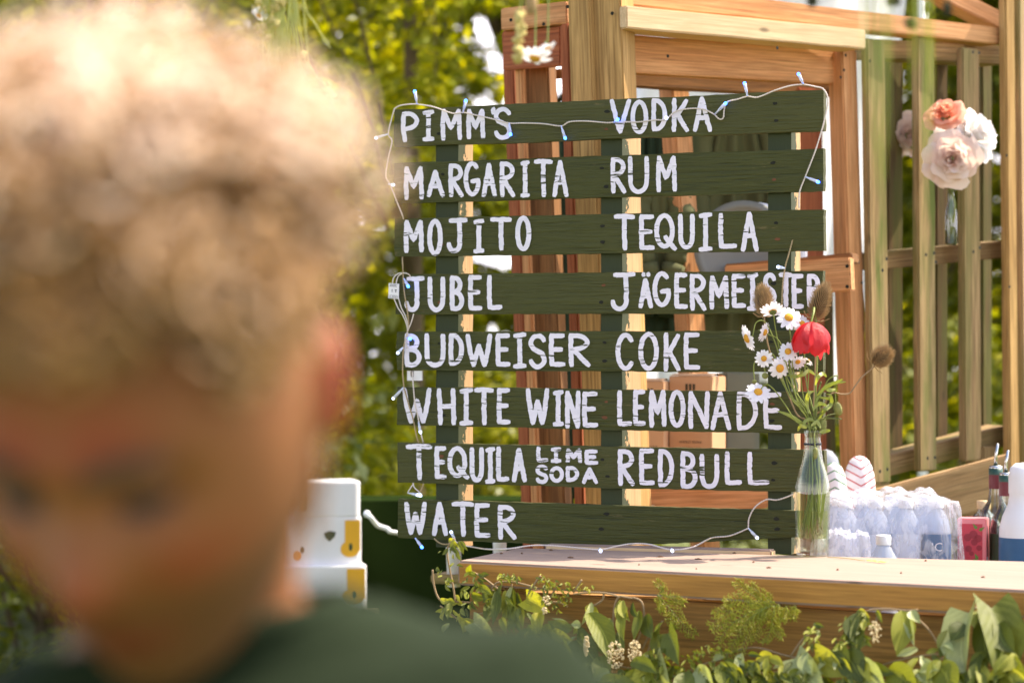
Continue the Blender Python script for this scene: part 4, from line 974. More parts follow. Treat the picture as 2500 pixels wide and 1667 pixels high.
tub('middle white carton of the stack, printed with a papaya half', 690, 870, 1262, 1381, 6.45, 1)
tub('lowest white carton of the stack, with a yellow printed panel', 670, 883, 1381, 1500, 6.43, 2)
plank_o = plank('stall_plank', Vector((-.95, 6.60, P(0, 1502, 6.43).z - .0)), Vector((-.41, 6.44, P(0, 1502, 6.43).z - .0)), .03, .3, (-.3, -.95, 0), W_PALE, None)
plank_o.matrix_basis.translation.z -= .0155; tag(plank_o, 'pale stall plank that carries the white fruit cartons', 'plank')
g = G(); p = plank_o.matrix_basis.translation
for q in (.12, .46):
    c = p + Vector((q, -.3 * q + .16, -.016)); g.tube([c, Vector((c.x, c.y, 0))], .03, 8)
g.build('trestle', W_BROWN, plank_o, smooth=True)
# ---------------------------------------------------------------- flower vase and flowers on the counter
VD = 4.60
THINV = N('glass_vase'); fz = THINV.n('ShaderNodeLayerWeight', {0: .35}).outputs[1]
THINV = THINV.done(THINV.n('ShaderNodeMixShader', {0: THINV.math('ADD', THINV.math('MULTIPLY', THINV.math('POWER', fz, 2.2), .9), .04), 1: THINV.n('ShaderNodeBsdfTransparent', {0: (.93, .95, .90, 1)}).outputs[0], 2: THINV.n('ShaderNodeBsdfGlossy', {0: (.95, .95, .93, 1), 1: .03}).outputs[0]}).outputs[0])
VC = Vector((P(1984, 0, VD).x, VD, CT_Z)); px_m = VD / F
vase = thing('glass_vase', 'clear glass bottle vase on the counter holding daisies and a red poppy', 'vase', VC)
prof = [(0, .0), (.0295, .0005), (.0312, .004), (.0315, .02), (.0325, .06), (.0335, .118), (.0325, .135), (.028, .155), (.0205, .178), (.0170, .20), (.0150, .225), (.0150, .231), (.0165, .232), (.0165, .238), (.0140, .239)]
inner = [(.0125, .238), (.0130, .20), (.0180, .178), (.0255, .155), (.030, .135), (.0311, .118), (.030, .06), (.029, .02), (.026, .009), (0, .007)]
g = G(); g.lathe(prof + inner, VC, 40); g.build('glass', THINV, vase)
g = G(); g.lathe([(.0166, .2105), (.0170, .2115), (.0170, .2135), (.0166, .2145)], VC, 32); g.build('neck_ring', INK, vase)
NECK = VC + Vector((0, 0, .236))
PET_W, PET_Y = N('petal_white'), simple('daisy_centre', (.62, .30, .02), .8, .3, 400, .5)
PET_W = PET_W.done(PET_W.n('ShaderNodeMixShader', {0: .3, 1: PET_W.bsdf((.86, .83, .86), .6), 2: PET_W.n('ShaderNodeBsdfTranslucent', {0: (.88, .85, .9, 1)}).outputs[0]}).outputs[0])
CALYX = simple('calyx', (.10, .11, .015), .7)
def basis(n, roll=0.0):
    n = Vector(n).normalized(); a = n.orthogonal().normalized(); a = Matrix.Rotation(roll, 3, n) @ a; return a, n.cross(a), n
def petal(g, c, a, n, L, Wd, droop, mat=0, r0=.0):
    b = n.cross(a); vs = []
    for i in range(5):
        t = i / 4; w_ = Wd * (.45, .85, 1.0, .9, .35)[i]; h = -droop * L * t * t
        for s_ in (-.5, 0, .5): vs.append(c + a * (r0 + L * t) + b * w_ * s_ + n * (h + (.0 if s_ else -.05 * Wd)))
    g.add(vs, [(i * 3 + k, i * 3 + k + 1, i * 3 + k + 4, i * 3 + k + 3) for i in range(4) for k in range(2)], mat)
def daisy(label, px, py, rpx, face, d=VD, stem=None, droop=.15, base=None, centre=1.0, root_pt=None, grp='daisies in the vase'):
    c = P(px, py, d); R_ = rpx * d / F; a0, b0, n = basis(face, rnd(0, 6)); root = thing('daisy', label, 'daisy', c, grp)
    g = G(); k = 15
    for i in range(k):
        t = 6.283 * i / k + rnd(-.1, .1); a = a0 * math.cos(t) + b0 * math.sin(t)
        petal(g, c + n * rnd(-.0006, .0006), a, n, R_ * rnd(.70, .82), R_ * .36, droop * rnd(.5, 1.6), 0, R_ * .24)
    g.build('petals', PET_W, root)
    M = Matrix((a0, b0, n)).transposed()
    g = G(); g.ball(c + n * .0006, (R_ * .34 * centre, R_ * .34 * centre, R_ * .20), 7, 0, M); g.build('centre', PET_Y, root)
    g = G(); g.ball(c - n * .0025, (R_ * .30, R_ * .30, R_ * .22), 6, 0, M); g.build('calyx', CALYX, root)
    end = root_pt or (VC + Vector((rnd(-.017, .017), rnd(-.014, .014), rnd(.03, .10))))
    nk = NECK + Vector((rnd(-.008, .008), rnd(-.008, .008), 0)) if root_pt is None else None
    mids = [P(x, y, d + .004) for x, y in (stem or [])]
    pts = [c - n * .004, c - n * .012] + mids + ([nk] if nk else []) + [end]
    g = G(); g.tube(smooth_path(pts, 8), .00115, 6); g.build('stem', STEM, root)
    return root
daisy('upright daisy seen from behind at the top left of the bouquet', 1887, 760, 30, (-.1, .55, .8), stem=[(1893, 800), (1905, 860), (1930, 960)], droop=-.25)
daisy('large daisy with bright yellow centre facing the camera at the bouquet top', 1926, 775, 33, (.15, -.85, .5), stem=[(1930, 820), (1936, 900), (1955, 990)])
daisy('daisy half hidden behind the red poppy', 1958, 790, 25, (.3, -.8, .4), VD + .02, stem=[(1962, 840), (1968, 930)])
daisy('side on daisy at the far left of the bouquet, facing left', 1824, 826, 34, (-.85, -.25, -.35), stem=[(1846, 788), (1868, 786), (1890, 830), (1925, 930)], droop=.1)
daisy('narrow side on daisy right of the leftmost one', 1867, 811, 25, (.75, -.45, -.3), stem=[(1880, 818), (1900, 830), (1925, 880), (1950, 970)], droop=.1)
daisy('small daisy in the middle of the bouquet left of the poppy edge', 1924, 858, 25, (-.25, -.85, .3), VD - .01, stem=[(1928, 890), (1940, 960)])
daisy('tiny daisy tucked under the lower left edge of the poppy', 1948, 884, 20, (-.3, -.7, .6), VD + .01, stem=[(1954, 910), (1962, 970)])
daisy('front facing daisy at the left below the drooping pair', 1865, 875, 22, (-.1, -.97, -.1), VD - .01, stem=[(1880, 862), (1896, 880), (1930, 970)])
daisy('daisy with wide orange centre at the lower middle of the bouquet', 1904, 899, 27, (.25, -.85, -.15), VD - .02, stem=[(1915, 880), (1925, 905), (1950, 990)], droop=.3, centre=1.15)
daisy('low tilted daisy hanging over the last word Lemonade', 1851, 957, 32, (.1, -.75, .65), VD - .02, stem=[(1866, 940), (1885, 946), (1915, 985), (1945, 1030)], droop=.1)
daisy('small daisy turned away at the right below the poppy', 1973, 880, 15, (.5, .3, .8), VD + .01, stem=[(1974, 905), (1972, 970)], droop=.3)
# poppy
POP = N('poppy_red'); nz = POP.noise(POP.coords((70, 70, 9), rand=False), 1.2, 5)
pc = POP.mix(nz, (.26, .003, .006), (.66, .03, .045))  # darker streaks stand in for shade in the petal creases
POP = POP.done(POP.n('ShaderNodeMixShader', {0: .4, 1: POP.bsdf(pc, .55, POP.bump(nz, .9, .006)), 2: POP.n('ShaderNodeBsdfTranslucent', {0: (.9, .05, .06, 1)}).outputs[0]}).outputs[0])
c = P(1980, 792, VD - .03); pp = thing('poppy', 'drooping red poppy at the right of the bouquet', 'poppy', c); g = G()
for k in range(4):
    a0 = 6.283 * k / 4 + .5; K, J = 18, 12; vs = []; out_ = .0016 * (k % 2)
    for j in range(J + 1):
        v = j / J
        for i in range(K + 1):
            u = i / K * 2 - 1; a = a0 + u * 1.08
            r = .0325 * (math.sin(min(1, v * 1.15) * 1.571) ** .62) * (1 + .16 * noise.noise((a * 1.2, k * 3.3, v * .8)) + .13 * noise.noise((a * 4, k * 2.2, v * .7)) * v) + out_ - .004 * max(0, v - .8) * 5 * (k % 2)
            z = -(.058 + .018 * noise.noise((u * 1.3 + k * 7, 1.0, 0)) + .012 * noise.noise((u * 5, k, 4)) - .012 * abs(u) ** 3) * v ** 1.15
            vs.append(c + Vector((r * math.cos(a) * 1.04, r * math.sin(a), z + .005)))
    g.add(vs, [(j * (K + 1) + i, j * (K + 1) + i + 1, (j + 1) * (K + 1) + i + 1, (j + 1) * (K + 1) + i) for j in range(J) for i in range(K)])
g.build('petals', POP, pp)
g = G(); pts = smooth_path([c + Vector((0, 0, .004)), P(1986, 765, VD - .02), P(1988, 752, VD), P(1990, 765, VD + .02), P(1996, 830, VD + .02), P(1994, 900, VD + .01), P(1990, 990, VD), NECK + Vector((.004, 0, 0)), VC + Vector((.012, .004, .06))], 9)
g.tube(pts, .0019, 7)
for p in pts[4:58]:
    for q in range(5): d = rdir(1); g.tube([p, p + d * .0045], [.00028, .0001], 3, cap=False)
g.build('stem', STEM, pp)
# teasels
TEA = simple('teasel_brown', (.36, .23, .10), .9, .35, 60); TEAC = simple('teasel_core', (.07, .04, .014), .9)
def teasel(label, px, py, wpx, hpx, axis, stem, d=VD):
    c = P(px, py, d); root = thing('teasel', label, 'teasel', c, 'dried teasels'); ax = Vector(axis).normalized(); a, b, n = basis(ax); M = Matrix((a, b, n)).transposed()
    rx, rz_ = wpx * d / F / 2 * .82, hpx * d / F / 2; g = G(); g.ball(c, (rx * .74, rx * .74, rz_ * .9), 12, 1, M)
    N_ = 420
    for i in range(N_):
        z = 1 - 2 * (i + .5) / N_; r = math.sqrt(max(0, 1 - z * z)); t = i * 2.39996
        q = Vector((r * math.cos(t) * rx * .8, r * math.sin(t) * rx * .8, z * rz_ * .95)); o = Vector((r * math.cos(t), r * math.sin(t), z * .6 + .7)).normalized()
        p = c + M @ q; e = p + M @ (o * (.0095 * rnd(.6, 1.3))); g.tube([p, e], [.0010, .0003], 3, cap=False)
    g.build('head', [TEA, TEAC], root); g = G(); bs = c - n * rz_ * .9
    for k in range(7):
        t = k * .9; o = (a * math.cos(t) + b * math.sin(t)); g.tube(smooth_path([bs, bs + o * rx * .8 - n * .002, bs + o * rx * 1.5 + n * rz_ * .3 * rnd(.2, 1)], 4), [.0009] * 5 + [.0006] * 3 + [.0002], 4)
    g.build('bract', TEA, root)
    g = G(); g.tube(smooth_path([bs] + [P(*s_) for s_ in stem] + [NECK + Vector((rnd(-.006, .006), .004, 0)), VC + Vector((rnd(-.012, .012), .008, rnd(.02, .06)))], 8), .0015, 6); g.build('stem', TWIG, root)
teasel('left teasel head behind the upright daisy', 1864, 736, 50, 76, (-.05, .2, 1), [(1868, 800, VD + .03), (1880, 860, VD + .03), (1915, 940, VD + .02), (1945, 1010, VD + .01)], VD + .04)
teasel('tall teasel head above the red poppy', 2002, 738, 56, 92, (.35, .1, 1), [(1992, 800, VD + .03), (1990, 900, VD + .03)], VD + .03)
teasel('small teasel on a bent stem reaching far right', 2151, 872, 54, 54, (.75, -.1, .6), [(2132, 897, VD), (2105, 920, VD), (2086, 945, VD), (2074, 960, VD), (2055, 962, VD), (2030, 961, VD), (2005, 1000, VD)])
# buds
BUD = simple('poppy_bud', (.20, .21, .05), .7, .3, 200)
def bud(label, px, py, rx, rz_, tilt, stem, hairy=True, d=VD):
    c = P(px, py, d); root = thing('flower_bud', label, 'bud', c, 'buds in the vase'); M = Matrix.Rotation(tilt, 3, 'Y'); g = G(); k = d / F; g.ball(c, (rx * k, rx * k, rz_ * k), 8, 0, M)
    if hairy:
        for q in range(110): o = rdir(1); p = c + M @ Vector((o.x * rx * k, o.y * rx * k, o.z * rz_ * k)); g.tube([p, p + o * .003], [.0003, .0001], 3, cap=False)
    g.build('head', BUD, root); g = G(); pts = smooth_path([P(*s_) for s_ in stem] + [NECK + Vector((rnd(-.008, .008), 0, 0)), VC + Vector((rnd(-.012, .012), 0, .05))], 8); g.tube(pts, .001, 6)
    if hairy:
        for p in pts[:30]:
            for q in range(3): g.tube([p, p + rdir(1) * .0035], [.00025, .0001], 3, cap=False)
    g.build('stem', STEM, root)
bud('hairy poppy bud hanging at the right of the bouquet', 2046, 998, 10, 17, R(-12), [(2040, 983, VD), (2040, 950, VD), (2044, 922, VD), (2040, 917, VD), (2020, 930, VD), (2000, 975, VD)])
bud('hairy poppy bud pressed against the vase neck', 2008, 1040, 10, 21, R(8), [(2004, 1020, VD), (2000, 985, VD), (1996, 975, VD), (1993, 1010, VD)])
bud('thin bud hanging down in front of the vase shoulder', 1991, 1106, 6, 15, 0, [(1990, 1090, VD - .035), (1988, 1062, VD - .03), (1992, 1046, VD - .012)], False, VD - .036)
bud('round green bud below the small front facing daisy', 1868, 917, 8, 8, 0, [(1868, 908, VD), (1867, 892, VD), (1885, 880, VD + .01), (1925, 960, VD)], False)
bud('tiny pea green bud at the lower left of the bouquet', 1842, 931, 6, 5, 0, [(1842, 925, VD), (1840, 895, VD), (1848, 880, VD), (1880, 880, VD + .01), (1925, 960, VD + .01)], False)
# curly leaves round the neck, grass stems and the stalks inside the bottle
fo = thing('bouquet_greenery', 'curly pale green leaves and stalks filling the neck of the vase', 'greenery', NECK)
g = G()
for k in range(13):
    t = rnd(-1, 1); e = NECK + Vector((t * .045 + .01, rnd(-.02, .02), rnd(.02, .11) * (1 - abs(t) * .5))); b_ = VC + Vector((rnd(-.02, .02), rnd(-.016, .016), rnd(.02, .07)))
    g.tube(smooth_path([e, NECK.lerp(e, .5) + Vector((0, 0, .012)), NECK + Vector((rnd(-.010, .010), rnd(-.010, .010), 0)), VC + Vector((rnd(-.014, .014), rnd(-.012, .012), .15)), b_], 6), rnd(.0008, .0016), 5)
g.build('stem', simple('stem_dark', (.11, .13, .02), .6), fo)
def ribbon(g, pts, wd, nrm, mat=0):
    P_ = smooth_path(pts, 6); n = len(P_); vs = []
    for i, p in enumerate(P_):
        t = (P_[min(i + 1, n - 1)] - P_[max(0, i - 1)]).normalized(); s_ = t.cross(Vector(nrm)).normalized(); w_ = wd * math.sin(math.pi * (.08 + .9 * i / n)) / 2
        vs += [p + s_ * w_, p + Vector(nrm) * w_ * .3, p - s_ * w_]
    g.add(vs, [(3 * i + k, 3 * i + k + 1, 3 * i + k + 4, 3 * i + k + 3) for i in range(n - 1) for k in range(2)], mat)
g = G()
for L_ in ([(1962, 1040), (1966, 1028), (1980, 1024), (1992, 1034)], [(1985, 1050), (2000, 1020), (2015, 1000), (2030, 985), (2028, 965), (2018, 962)], [(1990, 985), (2010, 950), (2035, 935), (2065, 932)], [(1995, 965), (2015, 945), (2030, 938), (2058, 925)],
           [(1975, 1010), (1970, 980), (1975, 960), (1988, 955)], [(1960, 905), (1950, 918), (1935, 918), (1920, 915)], [(1990, 915), (1975, 905), (1960, 915), (1945, 917)], [(1985, 1045), (1960, 1035), (1930, 1015), (1898, 1003)], [(2000, 970), (2030, 975), (2022, 995), (2005, 1000)], [(1970, 1045), (1955, 1040), (1948, 1052)], [(2000, 1055), (2015, 1052), (2027, 1050)], [(1990, 940), (1998, 920), (2010, 912), (2018, 920)], [(2010, 945), (2025, 952), (2040, 950)], [(1980, 1040), (1995, 1030), (2003, 1045)], [(1985, 1000), (2000, 985), (2020, 990)]):
    pts = [P(x, y, VD - .012 + rnd(-.01, .01)) for x, y in L_]; ribbon(g, pts, .0075, (rnd(-.3, .3), -1, rnd(-.2, .4)))
for k in range(2):
    p = VC + Vector((rnd(-.02, .02), rnd(-.018, .018), rnd(.03, .07))); ribbon(g, [p, p + Vector((rnd(-.006, .006), 0, .05)), p + Vector((rnd(-.01, .01), 0, .11)), NECK + Vector((rnd(-.008, .008), rnd(-.008, .008), -.03))], .008, (rnd(-.5, .5), -1, 0))
LCURL = leafmat('leaves_curly', (.22, .27, .05), (.32, .37, .08), (.42, .46, .14), trans=.35)
g.build('leaf', LCURL, fo)
WAT = N('vase_water'); WAT = WAT.done(WAT.n('ShaderNodeMixShader', {0: .12, 1: WAT.n('ShaderNodeBsdfTransparent', {0: (.86, .88, .70, 1)}).outputs[0], 2: WAT.bsdf((.35, .36, .12), .1)}).outputs[0])
g = G(); g.lathe([(.0, .034), (.0265, .034), (.0285, .06), (.0290, .085), (.0, .085)], VC, 32); g.build('water', WAT, vase)

# ---------------------------------------------------------------- roses in a small bottle on the pallet panel
ROSE = N('rose_petal'); rv = ROSE.n('ShaderNodeNewGeometry').outputs['Random Per Island']
rc = ROSE.mix(rv, (.80, .60, .52), (.86, .78, .72))
ROSE = ROSE.done(ROSE.n('ShaderNodeMixShader', {0: .35, 1: ROSE.bsdf(rc, .6), 2: ROSE.n('ShaderNodeBsdfTranslucent', {0: (.88, .70, .60, 1)}).outputs[0]}).outputs[0])
ROSEW = N('rose_white'); ROSEW = ROSEW.done(ROSEW.n('ShaderNodeMixShader', {0: .35, 1: ROSEW.bsdf((.86, .82, .80), .6), 2: ROSEW.n('ShaderNodeBsdfTranslucent', {0: (.9, .86, .82, 1)}).outputs[0]}).outputs[0])
ROSEP = N('rose_peach'); ROSEP = ROSEP.done(ROSEP.n('ShaderNodeMixShader', {0: .35, 1: ROSEP.bsdf((.82, .42, .28), .6), 2: ROSEP.n('ShaderNodeBsdfTranslucent', {0: (.9, .45, .3, 1)}).outputs[0]}).outputs[0])
RD = 5.78; RV = P(2322, 598, RD + .05)
def rose(label, px, py, rpx, face, mat, d=RD, grp='roses on the pallet panel'):
    c = P(px, py, d); R_ = rpx * d / F; a0, b0, n = basis(face, rnd(0, 6)); root = thing('rose', label, 'rose', c, grp); g = G()
    for lay, (cnt, rr, op, hgt) in enumerate(((2, .16, .0, .30), (3, .26, .08, .30), (4, .40, .2, .28), (5, .58, .42, .22), (6, .80, .8, .10), (7, .98, 1.3, -.06))):
        for k in range(cnt):
            t0 = 6.283 * k / cnt + lay * 1.1; K, J = 8, 6; vs = []; half = 3.5 / cnt + .35; jr, jz = rnd(.86, 1.12), rnd(-.07, .07)
            for j in range(J + 1):
                v = j / J
                for i in range(K + 1):
                    u = i / K * 2 - 1; t = t0 + u * half * (1 - .15 * v); q = 1 - .18 * u * u * v
                    r = R_ * rr * (.35 + .65 * v * q) + R_ * .16 * op * v ** 3 * (1 + .3 * u) + R_ * .07 * math.sin(u * 5 + k * 2 + lay) * v * v; r *= jr; z = jz * R_ + R_ * (hgt - .55 + .75 * v * q - .35 * op * v ** 2.5) + R_ * .10 * noise.noise((u * 2, lay, k))
                    vs.append(c + a0 * r * math.cos(t) + b0 * r * math.sin(t) + n * z)
            g.add(vs, [(j * (K + 1) + i, j * (K + 1) + i + 1, (j + 1) * (K + 1) + i + 1, (j + 1) * (K + 1) + i) for j in range(J) for i in range(K)])
    g.build('petals', mat, root); g = G(); g.tube(smooth_path([c - n * R_ * .5, c - n * R_ * .8 + Vector((0, .01, -.01)), RV + Vector((rnd(-.004, .004), 0, .13)), RV + Vector((0, 0, .03))], 6), .002, 6); g.build('stem', STEM, root)
rose('large pale pink rose facing the camera, lowest of the bunch', 2326, 388, 60, (-.15, -.95, -.15), ROSE, RD - .02)
rose('peach rose at the top of the bunch on the pallet panel', 2306, 272, 44, (-.2, -.6, .6), ROSEP, RD + .02)
rose('open white rose at the right of the bunch', 2392, 322, 62, (.6, -.6, .45), ROSEW, RD + .03)
rose('white rose in the middle behind the large pale pink one', 2342, 318, 46, (.1, -.7, .6), ROSEW, RD + .05)
rose('shaded cream rose behind the picket at the left of the bunch', 2222, 332, 46, (.2, -.9, -.1), ROSE, RD + .36)
rb = thing('bud_vase', 'small clear glass bottle hanging on the pallet panel with the roses', 'vase', RV)
g = G(); g.lathe([(0, 0), (.013, 0), (.0145, .004), (.0145, .06), (.0135, .08), (.0075, .105), (.007, .145), (.0085, .147)], RV, 24); g.build('glass', THIN, rb)
g = G(); g.tube([RV + Vector((.008, -.002, .14)), RV + Vector((.0, .02, .20)), RV + Vector((0, .06, .21))], .0008, 5); g.build('hanging_wire', TWIG, rb)
# ---------------------------------------------------------------- greenery garland along the counter front
def bigleaf(g, base, tip, wd, nrm, bend=.15, fold=.18, mat=0, heart=False, wav=.02):
    base, tip = Vector(base), Vector(tip); ax = tip - base; L = ax.length; ax.normalize(); n = Vector(nrm); n = (n - ax * n.dot(ax)).normalized(); s_ = ax.cross(n)
    K, J = 12, 6; vs, uv = [], []; sd_ = rnd(0, 99); cv = rnd(-.12, .12)
    for i in range(K + 1):
        t = i / K
        ww = (math.sin(math.pi * min(1, t * (.62 if heart else .8) + (.30 if heart else .10))) ** .9) * (1 - t ** 5) * (1 if t > .04 or heart else .2)
        for j in range(J + 1):
            v = j / J * 2 - 1; p = base + ax * L * (t - (.12 * abs(v) if heart and t < .2 else 0)) + s_ * (wd / 2 * ww * v + cv * L * math.sin(t * 3.14))
            p += n * (-bend * L * t * t + fold * wd * abs(v) * ww + wav * L * noise.noise((t * 5 + sd_, v * 2.5, 0)) * abs(v))
            vs.append(p); uv.append((t, j / J))
    Q = J + 1; g.add(vs, [(i * Q + j, i * Q + j + 1, (i + 1) * Q + j + 1, (i + 1) * Q + j) for i in range(K) for j in range(J)], mat, uv)
NF = cn * -1
def FL(g, bx, by, tx, ty, wpx, off=.03, mat=0, bend=.12, heart=False, toff=None):
    b, t = FP(bx, by, off + max(0, by - 1470) * .0005), FP(tx, ty, (off + .012 if toff is None else toff) + max(0, ty - 1470) * .0005)
    nr = cn + Vector((rnd(-.55, .55), rnd(-.3, .3), rnd(.0, .7)))
    bigleaf(g, b, t, wpx * b.y / F, nr, bend * rnd(.5, 1.5), rnd(.08, .3), mat, heart)
def stem_path(pts, off=.03): return [FP(x, y, off + (o[0] if o else 0)) for x, y, *o in pts]
GM = [L_GARL, L_GARD, L_GARP, L_YEL]
def branch(name, label, cat, stems, leaves, extra=None, off=.03, mats=GM):
    root = thing(name, label, cat, FP(*stems[0][0][:2], off), 'greenery along the counter front')
    g = G()
    for st in stems: g.tube(smooth_path(stem_path(st, off), 6), .0019, 6)
    g.build('stem', TWIG, root); g = G()
    for l in leaves: FL(g, *l[:4], l[4] * (1.08 if l[4] > 24 else 1), off=off + rnd(-.008, .012), mat=l[5] if len(l) > 5 else 0, heart=len(l) > 6)
    if leaves: g.build('foliage', mats, root, recalc=False)
    if extra: extra(root)
    return root
def small_leaves(cx_, cy_, rx, ry, n, lo, hi, mats=(0, 1)):
    out = []
    for _ in range(n):
        a = rnd(0, 6.28); r = random.random() ** .5; x, y = cx_ + math.cos(a) * r * rx, cy_ + math.sin(a) * r * ry; b = rnd(0, 6.28); L = rnd(lo, hi)
        out.append((x, y, x + math.cos(b) * L, y + abs(math.sin(b)) * L * .9 + L * .2, L * rnd(.4, .7), random.choice(mats)))
    return out
branch('trailing_vine', 'thin vine with small round leaves climbing past the left end of the counter', 'vine',
       [[(1112, 1470), (1106, 1430), (1098, 1390), (1092, 1340), (1110, 1315)], [(1056, 1390), (1060, 1430), (1075, 1464), (1110, 1468), (1150, 1470)], [(1150, 1530), (1110, 1505), (1075, 1478)]],
       small_leaves(1092, 1390, 26, 60, 16, 10, 20, (0, 1)) + small_leaves(1110, 1325, 26, 22, 9, 14, 26, (0, 1)) + [(1075, 1462, 1098, 1464, 16, 0), (1100, 1470, 1092, 1505, 22, 1), (1085, 1490, 1078, 1510, 14, 0)] + small_leaves(1110, 1480, 30, 30, 12, 10, 22, (0, 1)), off=.035)
branch('leafy_branch', 'leafy twig with upright round leaves over the left corner of the counter front', 'branch',
       [[(1220, 1440), (1180, 1410), (1150, 1395), (1140, 1400)], [(1225, 1445), (1190, 1440), (1160, 1450)]],
       [(1150, 1405, 1148, 1378, 20, 0), (1165, 1405, 1140, 1395, 14, 0), (1170, 1410, 1190, 1400, 16, 1), (1152, 1448, 1186, 1460, 22, 0), (1140, 1462, 1132, 1440, 14, 2), (1170, 1430, 1200, 1450, 20, 0), (1180, 1440, 1192, 1470, 18, 1)] + small_leaves(1165, 1412, 26, 24, 16, 10, 20, (0, 1, 1)) + small_leaves(1160, 1460, 50, 30, 16, 12, 26, (0, 1)))
branch('leafy_branch', 'woody twig with drooping narrow leaves under the counter edge left of the middle', 'branch',
       [[(1190, 1450), (1210, 1425), (1225, 1420), (1250, 1420), (1275, 1425), (1310, 1435)], [(1190, 1500), (1215, 1478), (1232, 1462)], [(1250, 1425), (1246, 1460), (1240, 1480)]],
       [(1250, 1430, 1236, 1476, 13, 2), (1252, 1432, 1268, 1545, 26, 1), (1235, 1440, 1208, 1500, 22, 0), (1256, 1440, 1248, 1540, 26, 0), (1262, 1445, 1280, 1490, 18, 1), (1208, 1432, 1190, 1492, 26, 0), (1225, 1425, 1216, 1460, 15, 1), (1215, 1440, 1200, 1520, 26, 1), (1240, 1470, 1226, 1525, 24, 0), (1262, 1470, 1272, 1532, 20, 0), (1190, 1470, 1180, 1512, 24, 1)] + small_leaves(1240, 1408, 30, 10, 10, 8, 16, (0, 1)) + small_leaves(1235, 1480, 40, 50, 14, 18, 36, (0, 1)))
branch('leafy_branch', 'pale lit leaf on a yellow stalk at the lower left of the garland', 'branch',
       [[(1232, 1466), (1200, 1490), (1165, 1500), (1156, 1518)]],
       [(1156, 1518, 1205, 1562, 48, 2, 1), (1150, 1510, 1130, 1540, 30, 3), (1150, 1525, 1148, 1558, 18, 2), (1200, 1550, 1212, 1582, 14, 2), (1120, 1505, 1150, 1520, 20, 3), (1095, 1520, 1080, 1540, 20, 2)])
branch('leafy_branch', 'branch with a bright yellow leaf and large drooping green leaves', 'branch',
       [[(1290, 1440), (1300, 1470), (1318, 1500), (1320, 1560), (1340, 1590), (1372, 1586)], [(1316, 1590), (1340, 1594), (1370, 1583)]],
       [(1285, 1462, 1334, 1490, 46, 3, 1), (1316, 1488, 1312, 1548, 34, 3), (1288, 1495, 1310, 1530, 12, 2), (1285, 1540, 1296, 1618, 64, 0), (1372, 1586, 1326, 1642, 40, 0), (1375, 1588, 1408, 1675, 62, 0, 1), (1370, 1590, 1360, 1680, 46, 0), (1322, 1530, 1345, 1560, 38, 0), (1330, 1550, 1366, 1580, 50, 0), (1318, 1590, 1296, 1626, 20, 2), (1270, 1560, 1262, 1590, 30, 1), (1335, 1570, 1300, 1660, 50, 1), (1240, 1560, 1290, 1600, 44, 1)])
branch('leafy_branch', 'branch with dark leaves and a pale turned leaf in the middle of the garland', 'branch',
       [[(1400, 1450), (1440, 1446), (1475, 1447), (1500, 1452), (1515, 1458)], [(1474, 1448), (1470, 1465), (1450, 1478)]],
       [(1434, 1476, 1462, 1502, 26, 3), (1445, 1470, 1420, 1520, 18, 2), (1436, 1496, 1488, 1605, 54, 0), (1398, 1535, 1334, 1512, 36, 1), (1396, 1533, 1345, 1506, 10, 2), (1408, 1552, 1376, 1586, 16, 2), (1408, 1560, 1466, 1640, 66, 1, 1), (1475, 1512, 1496, 1525, 12, 2), (1418, 1528, 1394, 1522, 22, 2), (1420, 1530, 1400, 1545, 20, 0), (1455, 1540, 1470, 1590, 40, 1), (1470, 1600, 1480, 1650, 50, 1)])
def blossom(root, spots, n=120):
    g = G()
    for (px, py, w_, h_) in spots:
        for _ in range(n):
            a = rnd(0, 6.28); r = random.random() ** .5; c = FP(px + math.cos(a) * r * w_ / 2, py + math.sin(a) * r * h_ / 2, .085 + (py > 1540) * .03 + rnd(-.008, .008)); g.ball(c, rnd(.0011, .0021), 3)
    g.build('blossom', BLOS, root)
BLOS = simple('blossom_cream', (.70, .55, .30), .7, .25, 300)
branch('flowering_sprig', 'sprig with two hanging cream flower clusters below the counter middle', 'sprig',
       [[(1515, 1455), (1505, 1465), (1498, 1500), (1497, 1560), (1502, 1575)], [(1545, 1458), (1566, 1468), (1572, 1500), (1562, 1550), (1550, 1568)], [(1515, 1455), (1545, 1460)]],
       [(1515, 1462, 1510, 1520, 16, 0), (1520, 1465, 1535, 1510, 24, 0), (1545, 1470, 1552, 1505, 22, 1), (1560, 1490, 1540, 1560, 30, 1), (1578, 1500, 1588, 1555, 40, 1), (1512, 1540, 1524, 1590, 24, 1), (1530, 1480, 1520, 1560, 26, 0)],
       lambda r: blossom(r, [(1503, 1598, 42, 66), (1550, 1594, 34, 64), (1432, 1575, 12, 50)]))
branch('flowering_sprig', 'feathery sprig with tiny white flowers left of the garland middle', 'sprig',
       [[(1290, 1450), (1305, 1425), (1320, 1405)], [(1330, 1480), (1345, 1455), (1360, 1430)], [(1340, 1470), (1365, 1470), (1385, 1480)], [(1400, 1445), (1412, 1428), (1420, 1415)]],
       small_leaves(1322, 1425, 24, 26, 40, 5, 13, (0, 1)) + small_leaves(1360, 1450, 38, 40, 90, 5, 12, (0, 0, 1)) + small_leaves(1425, 1432, 22, 14, 14, 5, 11, (0,)) + small_leaves(1225, 1402, 8, 12, 12, 5, 11, (0, 1)) + small_leaves(1245, 1406, 12, 12, 14, 5, 11, (0, 1)),
       lambda r: blossom(r, [(1335, 1465, 18, 26), (1330, 1490, 12, 18)], 24), off=.04)
